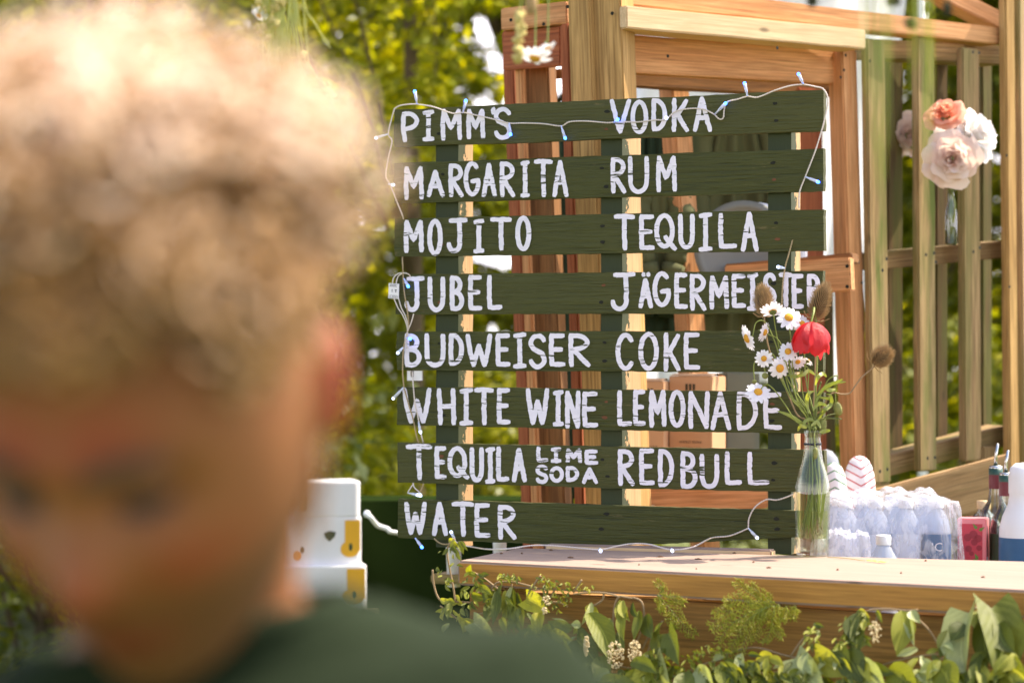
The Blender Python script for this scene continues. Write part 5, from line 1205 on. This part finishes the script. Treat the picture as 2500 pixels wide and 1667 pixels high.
branch('leafy_branch', 'broad heart shaped dark leaf pair left of the large conifer sprig', 'branch',
       [[(1617, 1515), (1600, 1545), (1580, 1560), (1568, 1585)], [(1592, 1548), (1585, 1580), (1580, 1596)], [(1597, 1548), (1603, 1595)]],
       [(1632, 1545, 1652, 1622, 56, 1, 1), (1612, 1520, 1606, 1600, 44, 1), (1598, 1542, 1616, 1515, 12, 0), (1600, 1611, 1634, 1690, 64, 2, 1), (1600, 1609, 1544, 1690, 52, 0), (1590, 1600, 1560, 1640, 30, 1), (1580, 1590, 1590, 1660, 46, 0)])
def conifer(name, label, fronds, off=.045):
    root = thing(name, label, 'conifer sprig', FP(*fronds[0][0], off), 'conifer sprigs in the garland'); gs, gl = G(), G()
    for fr_ in fronds:
        pts = smooth_path([FP(x, y, off + rnd(-.004, .014)) for x, y in fr_], 5); gs.tube(pts, [.0011 * (1 - .7 * i / len(pts)) for i in range(len(pts))], 4); L = sum((b - a).length for a, b in zip(pts, pts[1:]))
        for i in range(1, len(pts)):
            t = i / len(pts); d = (pts[i] - pts[i - 1]).normalized(); s_ = d.cross(cn).normalized()
            for sg in (-1, 1):
                l = min(.022, L * .22) * (1 - t) ** .6 * rnd(.6, 1.15) + .005; q = (d * rnd(.6, 1.0) + s_ * sg + cn * rnd(-.2, .35) - Vector((0, 0, .15))).normalized(); e = pts[i] + q * l
                gl.tube([pts[i], pts[i].lerp(e, .6) , e], [.0008, .0009, .0004], 4)
                m = max(1, int(l / .007))
                for k in range(1, m + 1):
                    p = pts[i].lerp(e, k / (m + .5))
                    for s2 in (-1, 1):
                        q2 = (q + (q.cross(cn)).normalized() * s2 * .8).normalized(); gl.tube([p, p + q2 * rnd(.004, .009) * (1.1 - k / (m + 1) * .5)], [.0008, .0004], 3)
    gs.build('stem', STEM, root); gl.build('foliage', L_CED, root, recalc=False)
conifer('conifer_sprig', 'small conifer sprig pointing down right under the counter middle', [[(1606, 1450), (1640, 1490), (1670, 1525), (1694, 1548)], [(1608, 1448), (1620, 1440), (1604, 1420)], [(1606, 1452), (1612, 1475), (1616, 1490)], [(1625, 1455), (1650, 1462), (1668, 1470)], [(1640, 1490), (1640, 1520), (1648, 1535)]])
conifer('conifer_sprig', 'large fan shaped conifer sprig spreading under the counter right of the middle',
        [[(1905, 1478), (1850, 1480), (1790, 1490), (1735, 1525)], [(1890, 1478), (1820, 1500), (1770, 1540), (1745, 1600)], [(1880, 1480), (1830, 1510), (1795, 1560), (1775, 1605)], [(1870, 1480), (1840, 1520), (1820, 1560), (1805, 1600)], [(1860, 1480), (1880, 1510), (1895, 1535), (1910, 1552)],
         [(1880, 1476), (1850, 1460), (1820, 1440), (1798, 1420)], [(1890, 1474), (1860, 1450), (1835, 1430)], [(1860, 1485), (1850, 1520), (1846, 1560)], [(1900, 1475), (1900, 1495), (1908, 1515)], [(1920, 1478), (1918, 1495), (1912, 1512)], [(1940, 1478), (1940, 1490), (1936, 1508)], [(1820, 1490), (1770, 1490), (1745, 1500)], [(1850, 1475), (1800, 1465), (1770, 1470)], [(1810, 1515), (1775, 1520), (1740, 1535)], [(1890, 1490), (1880, 1540), (1870, 1565)], [(1850, 1490), (1815, 1540), (1790, 1580)], [(1840, 1490), (1790, 1520), (1755, 1560)]])
branch('leafy_branch', 'hanging leaf and cream berries under the counter edge right of the conifer', 'branch',
       [[(2090, 1500), (2130, 1488), (2170, 1486), (2210, 1490), (2240, 1488)], [(2150, 1488), (2140, 1510), (2138, 1530)]],
       [(2201, 1490, 2186, 1588, 58, 0), (2212, 1492, 2222, 1570, 26, 2), (2225, 1490, 2246, 1515, 26, 2), (2100, 1495, 2075, 1560, 40, 1), (2110, 1500, 2095, 1600, 34, 1), (2140, 1490, 2150, 1520, 14, 0), (2070, 1530, 2080, 1580, 30, 1)] + small_leaves(2095, 1530, 26, 50, 26, 12, 28, (1, 1, 0)),
       lambda r: blossom(r, [(2138, 1542, 34, 56)], 46))
branch('leafy_branch', 'large glossy leaf and dark leaf hanging at the right end of the counter front', 'branch',
       [[(2384, 1482), (2370, 1492), (2364, 1500)], [(2400, 1480), (2418, 1486)]],
       [(2366, 1496, 2352, 1645, 92, 2, 1), (2420, 1484, 2440, 1672, 96, 1, 1), (2350, 1520, 2320, 1560, 50, 1), (2390, 1490, 2376, 1530, 30, 2), (2330, 1540, 2296, 1600, 46, 1), (2400, 1500, 2395, 1620, 60, 1), (2440, 1520, 2476, 1590, 60, 1), (2450, 1600, 2500, 1690, 80, 0)])
branch('leafy_branch', 'wide pale leaves and a yellow stalk along the bottom right of the garland', 'branch',
       [[(2040, 1672), (2110, 1640), (2180, 1615), (2240, 1602), (2290, 1596)], [(2290, 1596), (2320, 1600)]],
       [(1943, 1606, 2014, 1690, 66, 2, 1), (1990, 1600, 2060, 1650, 62, 0, 1), (2060, 1590, 2100, 1660, 70, 1), (2098, 1600, 2118, 1660, 30, 0), (2105, 1640, 2160, 1700, 74, 2, 1), (2170, 1630, 2240, 1690, 70, 0), (2240, 1640, 2260, 1700, 60, 2), (2290, 1620, 2320, 1700, 80, 0), (2030, 1585, 2070, 1620, 40, 1), (2130, 1620, 2180, 1640, 30, 1), (2350, 1640, 2380, 1720, 80, 1)])
branch('leafy_branch', 'mixed small leaves along the bottom edge below the conifer sprigs', 'branch',
       [[(1680, 1640), (1720, 1620), (1760, 1610)], [(1700, 1690), (1800, 1650), (1900, 1640), (2000, 1640)]],
       [(1672, 1640, 1690, 1700, 50, 1), (1700, 1630, 1740, 1690, 50, 2), (1740, 1612, 1770, 1600, 18, 2), (1760, 1620, 1790, 1690, 54, 0), (1720, 1650, 1700, 1700, 40, 0), (1800, 1640, 1830, 1690, 40, 1), (1640, 1625, 1620, 1680, 40, 1)] + small_leaves(1850, 1650, 130, 36, 130, 14, 34, (1, 1, 0)) + small_leaves(1720, 1600, 60, 30, 50, 8, 18, (0, 1)) + small_leaves(1620, 1600, 40, 24, 24, 10, 22, (0, 1)))
branch('leafy_branch', 'loose trailing branch of mid green leaves under the right half of the counter edge', 'branch',
       [[(1760, 1600), (1840, 1580), (1920, 1600), (2000, 1615), (2060, 1612)], [(1930, 1602), (1960, 1560), (1990, 1540)]],
       small_leaves(1900, 1615, 150, 26, 30, 18, 44, (0, 0, 1, 2)) + small_leaves(1985, 1550, 22, 34, 20, 8, 22, (0, 1)) + small_leaves(2060, 1540, 20, 40, 16, 10, 26, (0, 1)), off=.035)
branch('leafy_branch', 'thick cluster of pale and green leaves along the bottom edge left of the conifer sprigs', 'branch',
       [[(1300, 1640), (1400, 1620), (1500, 1625), (1600, 1640)]],
       small_leaves(1450, 1640, 160, 34, 32, 24, 60, (0, 0, 1, 2)) + small_leaves(1310, 1570, 60, 50, 20, 24, 50, (0, 1)), off=.04)
branch('leafy_branch', 'leaf cluster filling the gap between the berries and the large glossy leaf', 'branch',
       [[(2230, 1500), (2270, 1540), (2300, 1590)], [(2250, 1620), (2330, 1600)]],
       small_leaves(2280, 1610, 70, 40, 20, 20, 56, (0, 0, 1, 2)) + small_leaves(2440, 1620, 70, 40, 16, 24, 60, (0, 1, 1)), off=.035)
g = G()
for _ in range(420):
    px = rnd(1330, 2560); py = 1612 + (px - 1330) * .03 + abs(random.gauss(0, 1)) * 46 + rnd(0, 10)
    if py > 1860: continue
    b = rnd(0, 6.28); L = rnd(14, 40); FL(g, px, py, px + math.cos(b) * L, py + abs(math.sin(b)) * L + L * .2, L * rnd(.35, .7), off=rnd(.0, .04), mat=random.choice((0, 1, 1, 1)))
tag(g.build('moss_filler', GM, recalc=False), 'dense small leaved filler greenery under the larger garland leaves', 'greenery', kind='stuff')

# ---------------------------------------------------------------- flowers hanging from a line above the bar
HL = 2.34
ln = thing('hanging_line', 'twine line above the bar from which the flower bunches hang', 'twine', (0, 3.72, HL))
g = G(); g.tube([(-2.2, 3.9, HL + .03), (-.3, 3.78, HL), (.6, 3.7, HL - .01), (1.6, 3.3, HL + .05)], .003, 6); g.build('twine', TWIG, ln)
def hang(name, label, px, d, stems, flowers, mat_s=STEMY, grp='flower bunches hanging over the bar', r=.0009):
    root = thing(name, label, 'dried flowers', P(px, -150, d), grp); g = G()
    for st in stems: g.tube(smooth_path([P(*q, d) for q in st], 6), r, 5)
    g.build('stem', mat_s, root); return root
DRY = simple('dried_blossom', (.55, .45, .16), .9, .3, 200)
st = []
for k in range(34):
    x0 = 668 + rnd(-30, 60); x1 = 690 + (k - 17) * 3.6 + rnd(-10, 22); y1 = rnd(180, 470)
    st.append([(x0 - 10, -330), (x0, -100), (lerp(x0, x1, .55), y1 * .5), (x1 + rnd(-4, 10), y1)])
st += [[(738, -200), (742, 0), (770, 60), (806, 118)], [(700, -200), (740, 120), (770, 180), (796, 206)], [(720, -200), (752, 130), (765, 170), (800, 236)]]
hb = hang('hanging_bunch', 'thin yellow grass bunch hanging above the blond head', 690, 3.72, st, None)
g = G()
for (x, y, s_) in ((630, 12, 16), (640, 26, 14), (672, 20, 14), (684, 8, 12), (662, 48, 12), (640, 70, 14), (676, 60, 12), (802, 212, 10), (806, 232, 9), (800, 226, 9), (655, 90, 10), (735, 200, 8), (752, 240, 8), (740, 130, 8)):
    for _ in range(16): c = P(x + random.gauss(0, s_ * .5), y + random.gauss(0, s_ * .5), 3.72 + rnd(-.02, .02)); g.ball(c, rnd(.0015, .004), 3)
g.build('blossom', DRY, hb)
NK0 = NECK
daisy('daisy hanging upside down in the grass bunch over the blond head', 632, 38, 22, (-.4, -.5, -.7), 3.72, stem=[(640, 0)], root_pt=P(668, -330, 3.72), droop=.3, grp='hanging daisies')
daisy('large daisy hanging upside down left of the corner post', 1306, 142, 42, (-.15, -.35, -.92), 3.62, stem=[(1307, 90)], root_pt=P(1316, -330, 3.62), droop=.3, grp='hanging daisies')
daisy('smaller daisy hanging just behind the large one by the post', 1337, 118, 24, (.3, -.2, -.9), 3.66, stem=[(1338, 70)], root_pt=P(1340, -330, 3.66), droop=.3, grp='hanging daisies')
hb = hang('hanging_spike', 'pale green flower spike hanging left of the corner post', 1270, 3.35, [[(1282, -300), (1275, -50), (1268, 50), (1260, 130)]], None, STEM)
g = G()
for k in range(90): y = rnd(20, 150); c = P(1266 + (150 - y) * .02 + random.gauss(0, 6), y, 3.35 + rnd(-.01, .01)); g.ball(c, rnd(.002, .005), 3)
g.build('blossom', DRY, hb)
hb = hang('hanging_seed_head', 'dark seed head dangling at the top edge above the corner post', 1296, 3.2, [[(1296, -300), (1297, -40), (1297, 0)]], None, STEM)
g = G(); g.ball(P(1297, 8, 3.2), (.008, .008, .016), 8); g.build('seed_head', TEA, hb)
for (nm, px, d, xs, yb, sw) in (('reed strands with moss green blades hanging in front of the near picket', 2135, 2.3, (2108, 2172), 640, 5), ('green blades hanging in front of the middle picket', 2250, 2.3, (2228, 2272), 480, 4)):
    root = thing('hanging_reeds', nm, 'dried grass', P(px, -150, d), 'green reeds hanging at the right'); g = G()
    for k in range(sw):
        x = lerp(*xs, k / (sw - 1)) + rnd(-5, 5); y1 = yb * rnd(.35, 1.0)
        ribbon(g, [P(x + rnd(-6, 6), -380, d), P(x, -60, d + rnd(-.06, .06)), P(x + rnd(-6, 6), y1 * .5, d), P(x + rnd(-5, 5), y1, d)], .0022, (rnd(-.4, .4), -1, 0))
    g.build('blade', LCURL, root, recalc=False)
TEA_D = simple('seed_head_dark', (.035, .035, .012), .9, .3, 60)
for k, (px, py, rx, rz_, d) in enumerate(((1983, 2, 12, 15, 2.9), (2268, 20, 12, 16, 2.8), (2312, 22, 10, 16, 2.8), (2224, 58, 14, 14, 2.75), (2182, 2, 16, 12, 2.9))):
    lab = ['dark round seed head hanging over the pale top beam', 'dark seed head hanging beside the green blades at the top', 'dark seed head hanging near the diagonal brace', 'dark seed head hanging lowest among the green blades', 'dark seed head at the top edge between the green blades'][k]
    root = thing('hanging_seed_head', lab, 'seed head', P(px, py, d), 'dark seed heads hanging at the right'); k_ = d / F; g = G(); c = P(px, py, d); g.ball(c, (rx * k_, rx * k_, rz_ * k_), 7)
    for q in range(120): o = rdir(1); p = c + Vector((o.x * rx * k_, o.y * rx * k_, o.z * rz_ * k_)); g.tube([p, p + o * .003], [.0006, .0001], 3, cap=False)
    g.build('head', TEA_D, root); g = G(); g.tube([c, P(px + 4, -150, d), P(px + 6, -400, d)], .0009, 5); g.build('stem', STEM, root)

# ---------------------------------------------------------------- the person close to the lens
HO = Vector((-.169, 1.10, 1.540)); HM = Matrix.Translation(HO) @ Matrix.Rotation(R(-13), 4, 'Z') @ Matrix.Rotation(R(33), 4, 'X')
person = thing('person', 'person with curly blond hair looking down, in a dark green T-shirt, close to the lens', 'person', (-.15, 1.2, 0))
def sm(a, b, x): t = max(0, min(1, (x - a) / (b - a))); return t * t * (3 - 2 * t)
def head_point(x, y, z):
    X, Y, Z = .083 * x, .099 * y, ((.113 if z > 0 else .152)) * z
    if z < 0: X *= 1 - .20 * sm(.0, -.95, z)
    if y > 0 and z < 0: Y *= 1 - .42 * sm(0, -.9, z)
    if z < -.55 and y < 0: Y *= 1 + .10 * sm(-.55, -.95, z)
    f = sm(.15, -.55, y)
    if f > 0:
        gs = lambda x0, z0, sx, sz: math.exp(-((X - x0) / sx) ** 2 - ((Z - z0) / sz) ** 2)
        dd = .022 * gs(0, -.040, .012, .017) + .013 * gs(0, -.022, .008, .022) + .006 * gs(0, .018, .045, .010)
        dd -= .019 * (gs(.028, -.004, .018, .013) + gs(-.028, -.004, .018, .013)); dd += .005 * (gs(.038, -.036, .018, .018) + gs(-.038, -.036, .018, .018))
        dd += .006 * gs(0, -.078, .020, .006) + .007 * gs(0, -.090, .017, .006) - .003 * gs(0, -.084, .022, .0022) + .010 * gs(0, -.122, .03, .016)
        Y -= dd * f
    return Vector((X, Y, Z))
g = G(); NU, NV = 72, 54; vs = []
for j in range(NV + 1):
    th = math.pi * j / NV
    for i in range(NU):
        a = 6.2832 * i / NU; vs.append(HM @ head_point(math.sin(th) * math.cos(a), math.sin(th) * math.sin(a), -math.cos(th)))
g.add(vs, [(j * NU + i, j * NU + (i + 1) % NU, (j + 1) * NU + (i + 1) % NU, (j + 1) * NU + i) for j in range(NV) for i in range(NU)])
def ear_geo(g, s_):
    M = HM @ Matrix.Translation((s_ * .0865, .014, -.002)) @ Matrix.Rotation(R(s_ * 24), 4, 'Z') @ Matrix.Rotation(R(-10), 4, 'X')
    c = M.translation; M3 = M.to_3x3(); g.ball(c, (.007, .014, .021), 10, 0, M3); g.ball(c + M3 @ Vector((s_ * .005, .006, .006)), (.005, .011, .018), 8, 0, M3); g.ball(c + M3 @ Vector((-s_ * .002, -.005, -.021)), (.006, .009, .011), 6, 0, M3)
for s_ in (-1, 1): ear_geo(g, s_)
BX, BY = -.163, 1.205
def loft(g, rings, n=32, mat=0):
    vs = []
    for (cx_, cy_, z, rx, ry) in rings:
        for i in range(n): a = 6.2832 * i / n; vs.append((cx_ + rx * math.cos(a), cy_ + ry * math.sin(a), z + .20 * rx * math.cos(a) * sm(1.1, 1.34, z)))
    k = len(rings); fs = [(j * n + i, j * n + (i + 1) % n, (j + 1) * n + (i + 1) % n, (j + 1) * n + i) for j in range(k - 1) for i in range(n)]
    g.add(vs, fs + [tuple(range(n))[::-1], tuple((k - 1) * n + i for i in range(n))], mat)
TORSO = [(BX, BY, .80, .150, .10), (BX, BY, .90, .158, .105), (BX, BY, 1.0, .152, .10), (BX, BY, 1.12, .165, .108), (BX, BY, 1.24, .186, .115), (BX, BY, 1.31, .204, .108), (BX, BY + .005, 1.345, .200, .092), (BX, BY + .008, 1.378, .176, .075), (BX, BY + .008, 1.390, .122, .064), (BX, BY + .004, 1.411, .072, .060)]
loft(g, TORSO)
nb = HM @ Vector((.004, .03, -.05)); g.tube([Vector((BX, BY + .01, 1.38)), Vector((BX, BY, 1.43)), nb, HM @ Vector((0, .02, .0))], [.063, .057, .055, .050], 20)
def limb(g, pts, r, n=14): g.tube(smooth_path(pts, 6), [lerp(r[min(int(i / 6), len(r) - 1)], r[min(int(i / 6) + 1, len(r) - 1)], (i % 6) / 6) for i in range((len(pts) - 1) * 6 + 1)], n)
hands = []
for s_ in (-1, 1):
    sh, el, wr_ = Vector((BX + s_ * .180, BY, 1.315 + s_ * .034)), Vector((BX + s_ * .245, BY + .02, 1.06)), Vector((BX + s_ * .225, BY - .10, .83))
    limb(g, [sh, el, wr_], [.052, .040, .027]); kn = wr_ + Vector((-s_ * .005, -.03, -.075)); g.ball(wr_.lerp(kn, .55), (.019, .042, .05), 8)
    for q, (o, l) in enumerate(((-.033, .062), (-.012, .074), (.010, .070), (.030, .055))): limb(g, [wr_.lerp(kn, .85) + Vector((0, o, 0)), kn + Vector((-s_ * .004, o - .004, -.02 - l * .3)), kn + Vector((-s_ * .014, o - .008, -.02 - l))], [.0095, .0088, .007], 8)
    limb(g, [wr_.lerp(kn, .3) + Vector((0, -.034, 0)), wr_.lerp(kn, .7) + Vector((-s_ * .01, -.055, 0)), kn + Vector((-s_ * .016, -.058, -.02))], [.012, .010, .008], 8)
    limb(g, [Vector((BX + s_ * .085, BY, .86)), Vector((BX + s_ * .095, BY - .01, .48)), Vector((BX + s_ * .10, BY + .03, .09))], [.082, .055, .038]); g.ball((BX + s_ * .105, BY - .04, .045), (.042, .125, .044), 8)
def remeshed(g, name, mats, voxel, it=6):
    o = g.build(name, mats); m = o.modifiers.new('r', 'REMESH'); m.mode = 'VOXEL'; m.voxel_size = voxel; s_ = o.modifiers.new('s', 'SMOOTH'); s_.iterations = it; s_.factor = .5
    bpy.context.view_layer.update(); me = bpy.data.meshes.new_from_object(o.evaluated_get(bpy.context.evaluated_depsgraph_get())); o.modifiers.clear(); o.data = me
    me.polygons.foreach_set('use_smooth', [True] * len(me.polygons)); o.parent = person; o.matrix_basis = root_inv(person); return o
def skin(name, c):
    m = N(name); f = m.noise(m.coords(which='Object', rand=False), 55, 5); col = m.mix(f, tuple(x * .86 for x in c), tuple(min(1, x * 1.12) for x in c))
    at = m.n('ShaderNodeAttribute', attribute_name='tone'); sp = m.n('ShaderNodeSeparateColor', {0: at.outputs['Color']})
    for k, cc in enumerate(((.27, .058, .02), (.11, .056, .02), (.17, .042, .02))): col = m.mix(sp.outputs[k], col, cc)
    return m.done(m.bsdf(col, .6, m.bump(f, .1, .002), Specular_IOR_Level=.25, Subsurface_Weight=.15, Subsurface_Radius=(.012, .004, .002), Subsurface_Scale=1.0))
SKIN = skin('skin', (.25, .10, .036))
EAR = N('skin_ear'); EAR = EAR.done(EAR.n('ShaderNodeMixShader', {0: .30, 1: EAR.bsdf((.44, .10, .05), .5), 2: EAR.n('ShaderNodeBsdfTranslucent', {0: (.80, .13, .06, 1)}).outputs[0]}).outputs[0])
body = remeshed(g, 'body', [SKIN, EAR], .0045)
HI = HM.inverted()
wb_ = wmat(person) @ body.matrix_basis
tone = body.data.color_attributes.new('tone', 'FLOAT_COLOR', 'POINT'); tv = []
e2 = lambda a, b, c_: math.exp(-(a * a + b * b + c_ * c_))
for v in body.data.vertices:
    q = HI @ (wb_ @ v.co); fr_ = sm(-.02, -.06, q.y); ax_ = abs(q.x)
    fl_ = fr_ * min(1, .8 * e2((ax_ - .018) / .022, (q.z - .030) / .014, 0) + .7 * e2((ax_ - .042) / .018, (q.z + .040) / .016, 0) + .8 * e2(q.x / .012, (q.z + .040) / .02, 0))
    st_ = sm(.02, -.02, q.y) * sm(-.045, -.075, q.z) * sm(-.19, -.14, q.z) * .75
    lp_ = fr_ * e2(q.x / .022, (q.z + .084) / .010, 0) * (q.y < -.07)
    tv += [fl_, st_ * (1 - lp_), min(1, lp_ * 1.2), 1.0]
tone.data.foreach_set('color', tv)
for p in body.data.polygons:
    q = HI @ (wb_ @ p.center)
    if abs(q.x) > .0845 and abs(q.y - .014) < .036 and abs(q.z) < .05: p.material_index = 1
EYEM, IRIS = simple('eye_shaded', (.05, .035, .025), .3, .04), simple('eye_iris', (.10, .13, .14), .2)  # eyeball coloured dark to stand in for the shaded socket
for s_ in (-1, 1):
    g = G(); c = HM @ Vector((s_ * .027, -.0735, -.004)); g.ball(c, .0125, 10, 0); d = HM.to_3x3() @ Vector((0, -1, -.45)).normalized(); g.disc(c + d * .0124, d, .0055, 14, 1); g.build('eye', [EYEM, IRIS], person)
    g = G(); g.ball(HM @ Vector((s_ * .027, -.0728, .0005)), (.0160, .0138, .0105), 10, 0, HM.to_3x3()); g.build('eyelid', SKIN, person)
    g = G(); g.tube(smooth_path([HM @ Vector((s_ * x, y, z)) for x, y, z in ((.013, -.0835, -.008), (.021, -.0868, -.010), (.030, -.0862, -.0105), (.041, -.0795, -.007))], 4), [.0012] + [.0024] * 11 + [.001], 6); g.build('eyelash', INK, person)
    g = G(); g.tube([HM @ Vector((s_ * x, y, z)) for x, y, z in ((.012, -.103, .016), (.028, -.100, .021), (.046, -.088, .017))], [.004, .0055, .003], 6); g.build('eyebrow', simple('brow', (.10, .05, .018), .8), person)
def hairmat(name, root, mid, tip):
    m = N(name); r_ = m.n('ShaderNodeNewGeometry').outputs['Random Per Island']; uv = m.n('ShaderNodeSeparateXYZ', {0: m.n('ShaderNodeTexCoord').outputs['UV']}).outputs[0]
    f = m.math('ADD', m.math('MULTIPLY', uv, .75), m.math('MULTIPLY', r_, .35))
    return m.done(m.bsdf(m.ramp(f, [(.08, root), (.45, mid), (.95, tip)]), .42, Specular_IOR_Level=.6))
HAIR, HAIR_SHADE = hairmat('hair_lit', (.12, .058, .013), (.54, .30, .105), (.92, .72, .55)), hairmat('hair_shaded', (.028, .018, .004), (.13, .066, .013), (.42, .215, .06))  # sunlit top and shaded fringe are put into these two hair colours
g = G()
def hairline(z, yv): return z > (.066 if yv < -.5 else (.036 if yv < -.1 else (-.01 if yv < .1 else -.085)))
for k in range(2600):                                           # curls over the scalp: long on top, short at the sides
    d = rdir(1); p = head_point(d.x, d.y, d.z)
    if not hairline(p.z + .016 * noise.noise(p * 40), d.y): continue
    if abs(p.x) > .076 and p.y < .04 and p.z < .035: continue
    nrm = Vector((d.x / .083, d.y / .099, d.z / .113)).normalized(); top = sm(-.0, .085, p.z); clump = max(0, min(1, .5 + 1.7 * noise.noise(p * 22)))
    L = lerp(.012, .066, top) * (.48 + .75 * clump) * (.6 if p.y < -.06 else 1) * (.72 if abs(p.x) > .064 else 1); rh = lerp(.003, .011, top); turns = lerp(.7, 2.1, top); ph = rnd(0, 6.28); a, b, _ = basis(nrm); dr = (nrm + rdir(1) * .45 + Vector((0, -.05 if p.y < 0 else .1, .15 * (1 - top)))).normalized(); pts = []
    for i in range(17):
        t = i / 16; q = ph + t * turns * 6.28; pts.append(HM @ (p - nrm * .002 + dr * L * t + (a * math.cos(q) + b * math.sin(q)) * rh * min(1, t * 3) - Vector((0, .012 * t * t, .014 * t * t * (1 - top * .5)))))
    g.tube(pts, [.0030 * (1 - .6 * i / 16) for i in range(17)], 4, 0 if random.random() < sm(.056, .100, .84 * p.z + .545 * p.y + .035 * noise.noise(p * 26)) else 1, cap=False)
g.build('hair', [HAIR, HAIR_SHADE], person, recalc=False)
g = G(); vs = []; n_, m_ = 40, 24
for j in range(m_ + 1):
    for i in range(n_):
        th = math.pi * .5 * j / m_ * 1.12; a = 6.2832 * i / n_; d = Vector((math.sin(th) * math.cos(a), math.sin(th) * math.sin(a), math.cos(th))); p = head_point(*d); k_ = 1.0 + .22 * sm(.0, .09, p.z); vs.append(HM @ Vector((p.x * (1.02 + .05 * sm(0, .08, p.z)), p.y * 1.03 + .004, p.z * k_)))
fs = []
for j in range(m_):
    for i in range(n_):
        c = HI @ vs[j * n_ + i]
        if hairline(c.z - .006, c.y / .099): fs.append((j * n_ + i, j * n_ + (i + 1) % n_, (j + 1) * n_ + (i + 1) % n_, (j + 1) * n_ + i))
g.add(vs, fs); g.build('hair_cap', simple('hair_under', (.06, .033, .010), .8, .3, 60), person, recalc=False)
SHIRT = simple('tshirt_green', (.014, .022, .010), .95, .2, 60, .2, Specular_IOR_Level=.1)
g = G(); loft(g, [(x, y, z, rx * 1.06 + .004, ry * 1.08 + .004) for (x, y, z, rx, ry) in TORSO[:-1]] + [(BX, BY + .002, 1.419, .080, .070)])
for s_ in (-1, 1): limb(g, [Vector((BX + s_ * .14, BY, 1.315 + s_ * .027)), Vector((BX + s_ * .200, BY + .006, 1.275 + s_ * .036)), Vector((BX + s_ * .235, BY + .012, 1.16))], [.056, .062, .060])
ts = remeshed(g, 't_shirt', [SHIRT], .006, 8)
bm = bmesh.new(); bm.from_mesh(ts.data)
w_ = wmat(person) @ ts.matrix_basis
kill = [f for f in bm.faces if (w_ @ f.calc_center_median()).z - .20 * ((w_ @ f.calc_center_median()).x - BX) > 1.412 or (w_ @ f.calc_center_median()).z < .815]
bmesh.ops.delete(bm, geom=kill, context='FACES'); bm.to_mesh(ts.data); bm.free()
g = G(); g.tube([(BX + .081 * math.cos(a), BY + .002 + .071 * math.sin(a), 1.413 + .20 * .081 * math.cos(a)) for a in [6.2832 * i / 32 for i in range(33)]], .006, 8); g.build('collar', SHIRT, person)
JEAN = simple('trousers', (.05, .06, .09), .9)
g = G(); loft(g, [(BX, BY, .78, .165, .115), (BX, BY, .84, .166, .114), (BX, BY, .92, .164, .112)])
for s_ in (-1, 1): limb(g, [Vector((BX + s_ * .085, BY, .84)), Vector((BX + s_ * .095, BY - .008, .48)), Vector((BX + s_ * .10, BY + .028, .12))], [.092, .068, .056])
remeshed(g, 'trousers', [JEAN], .008, 6)
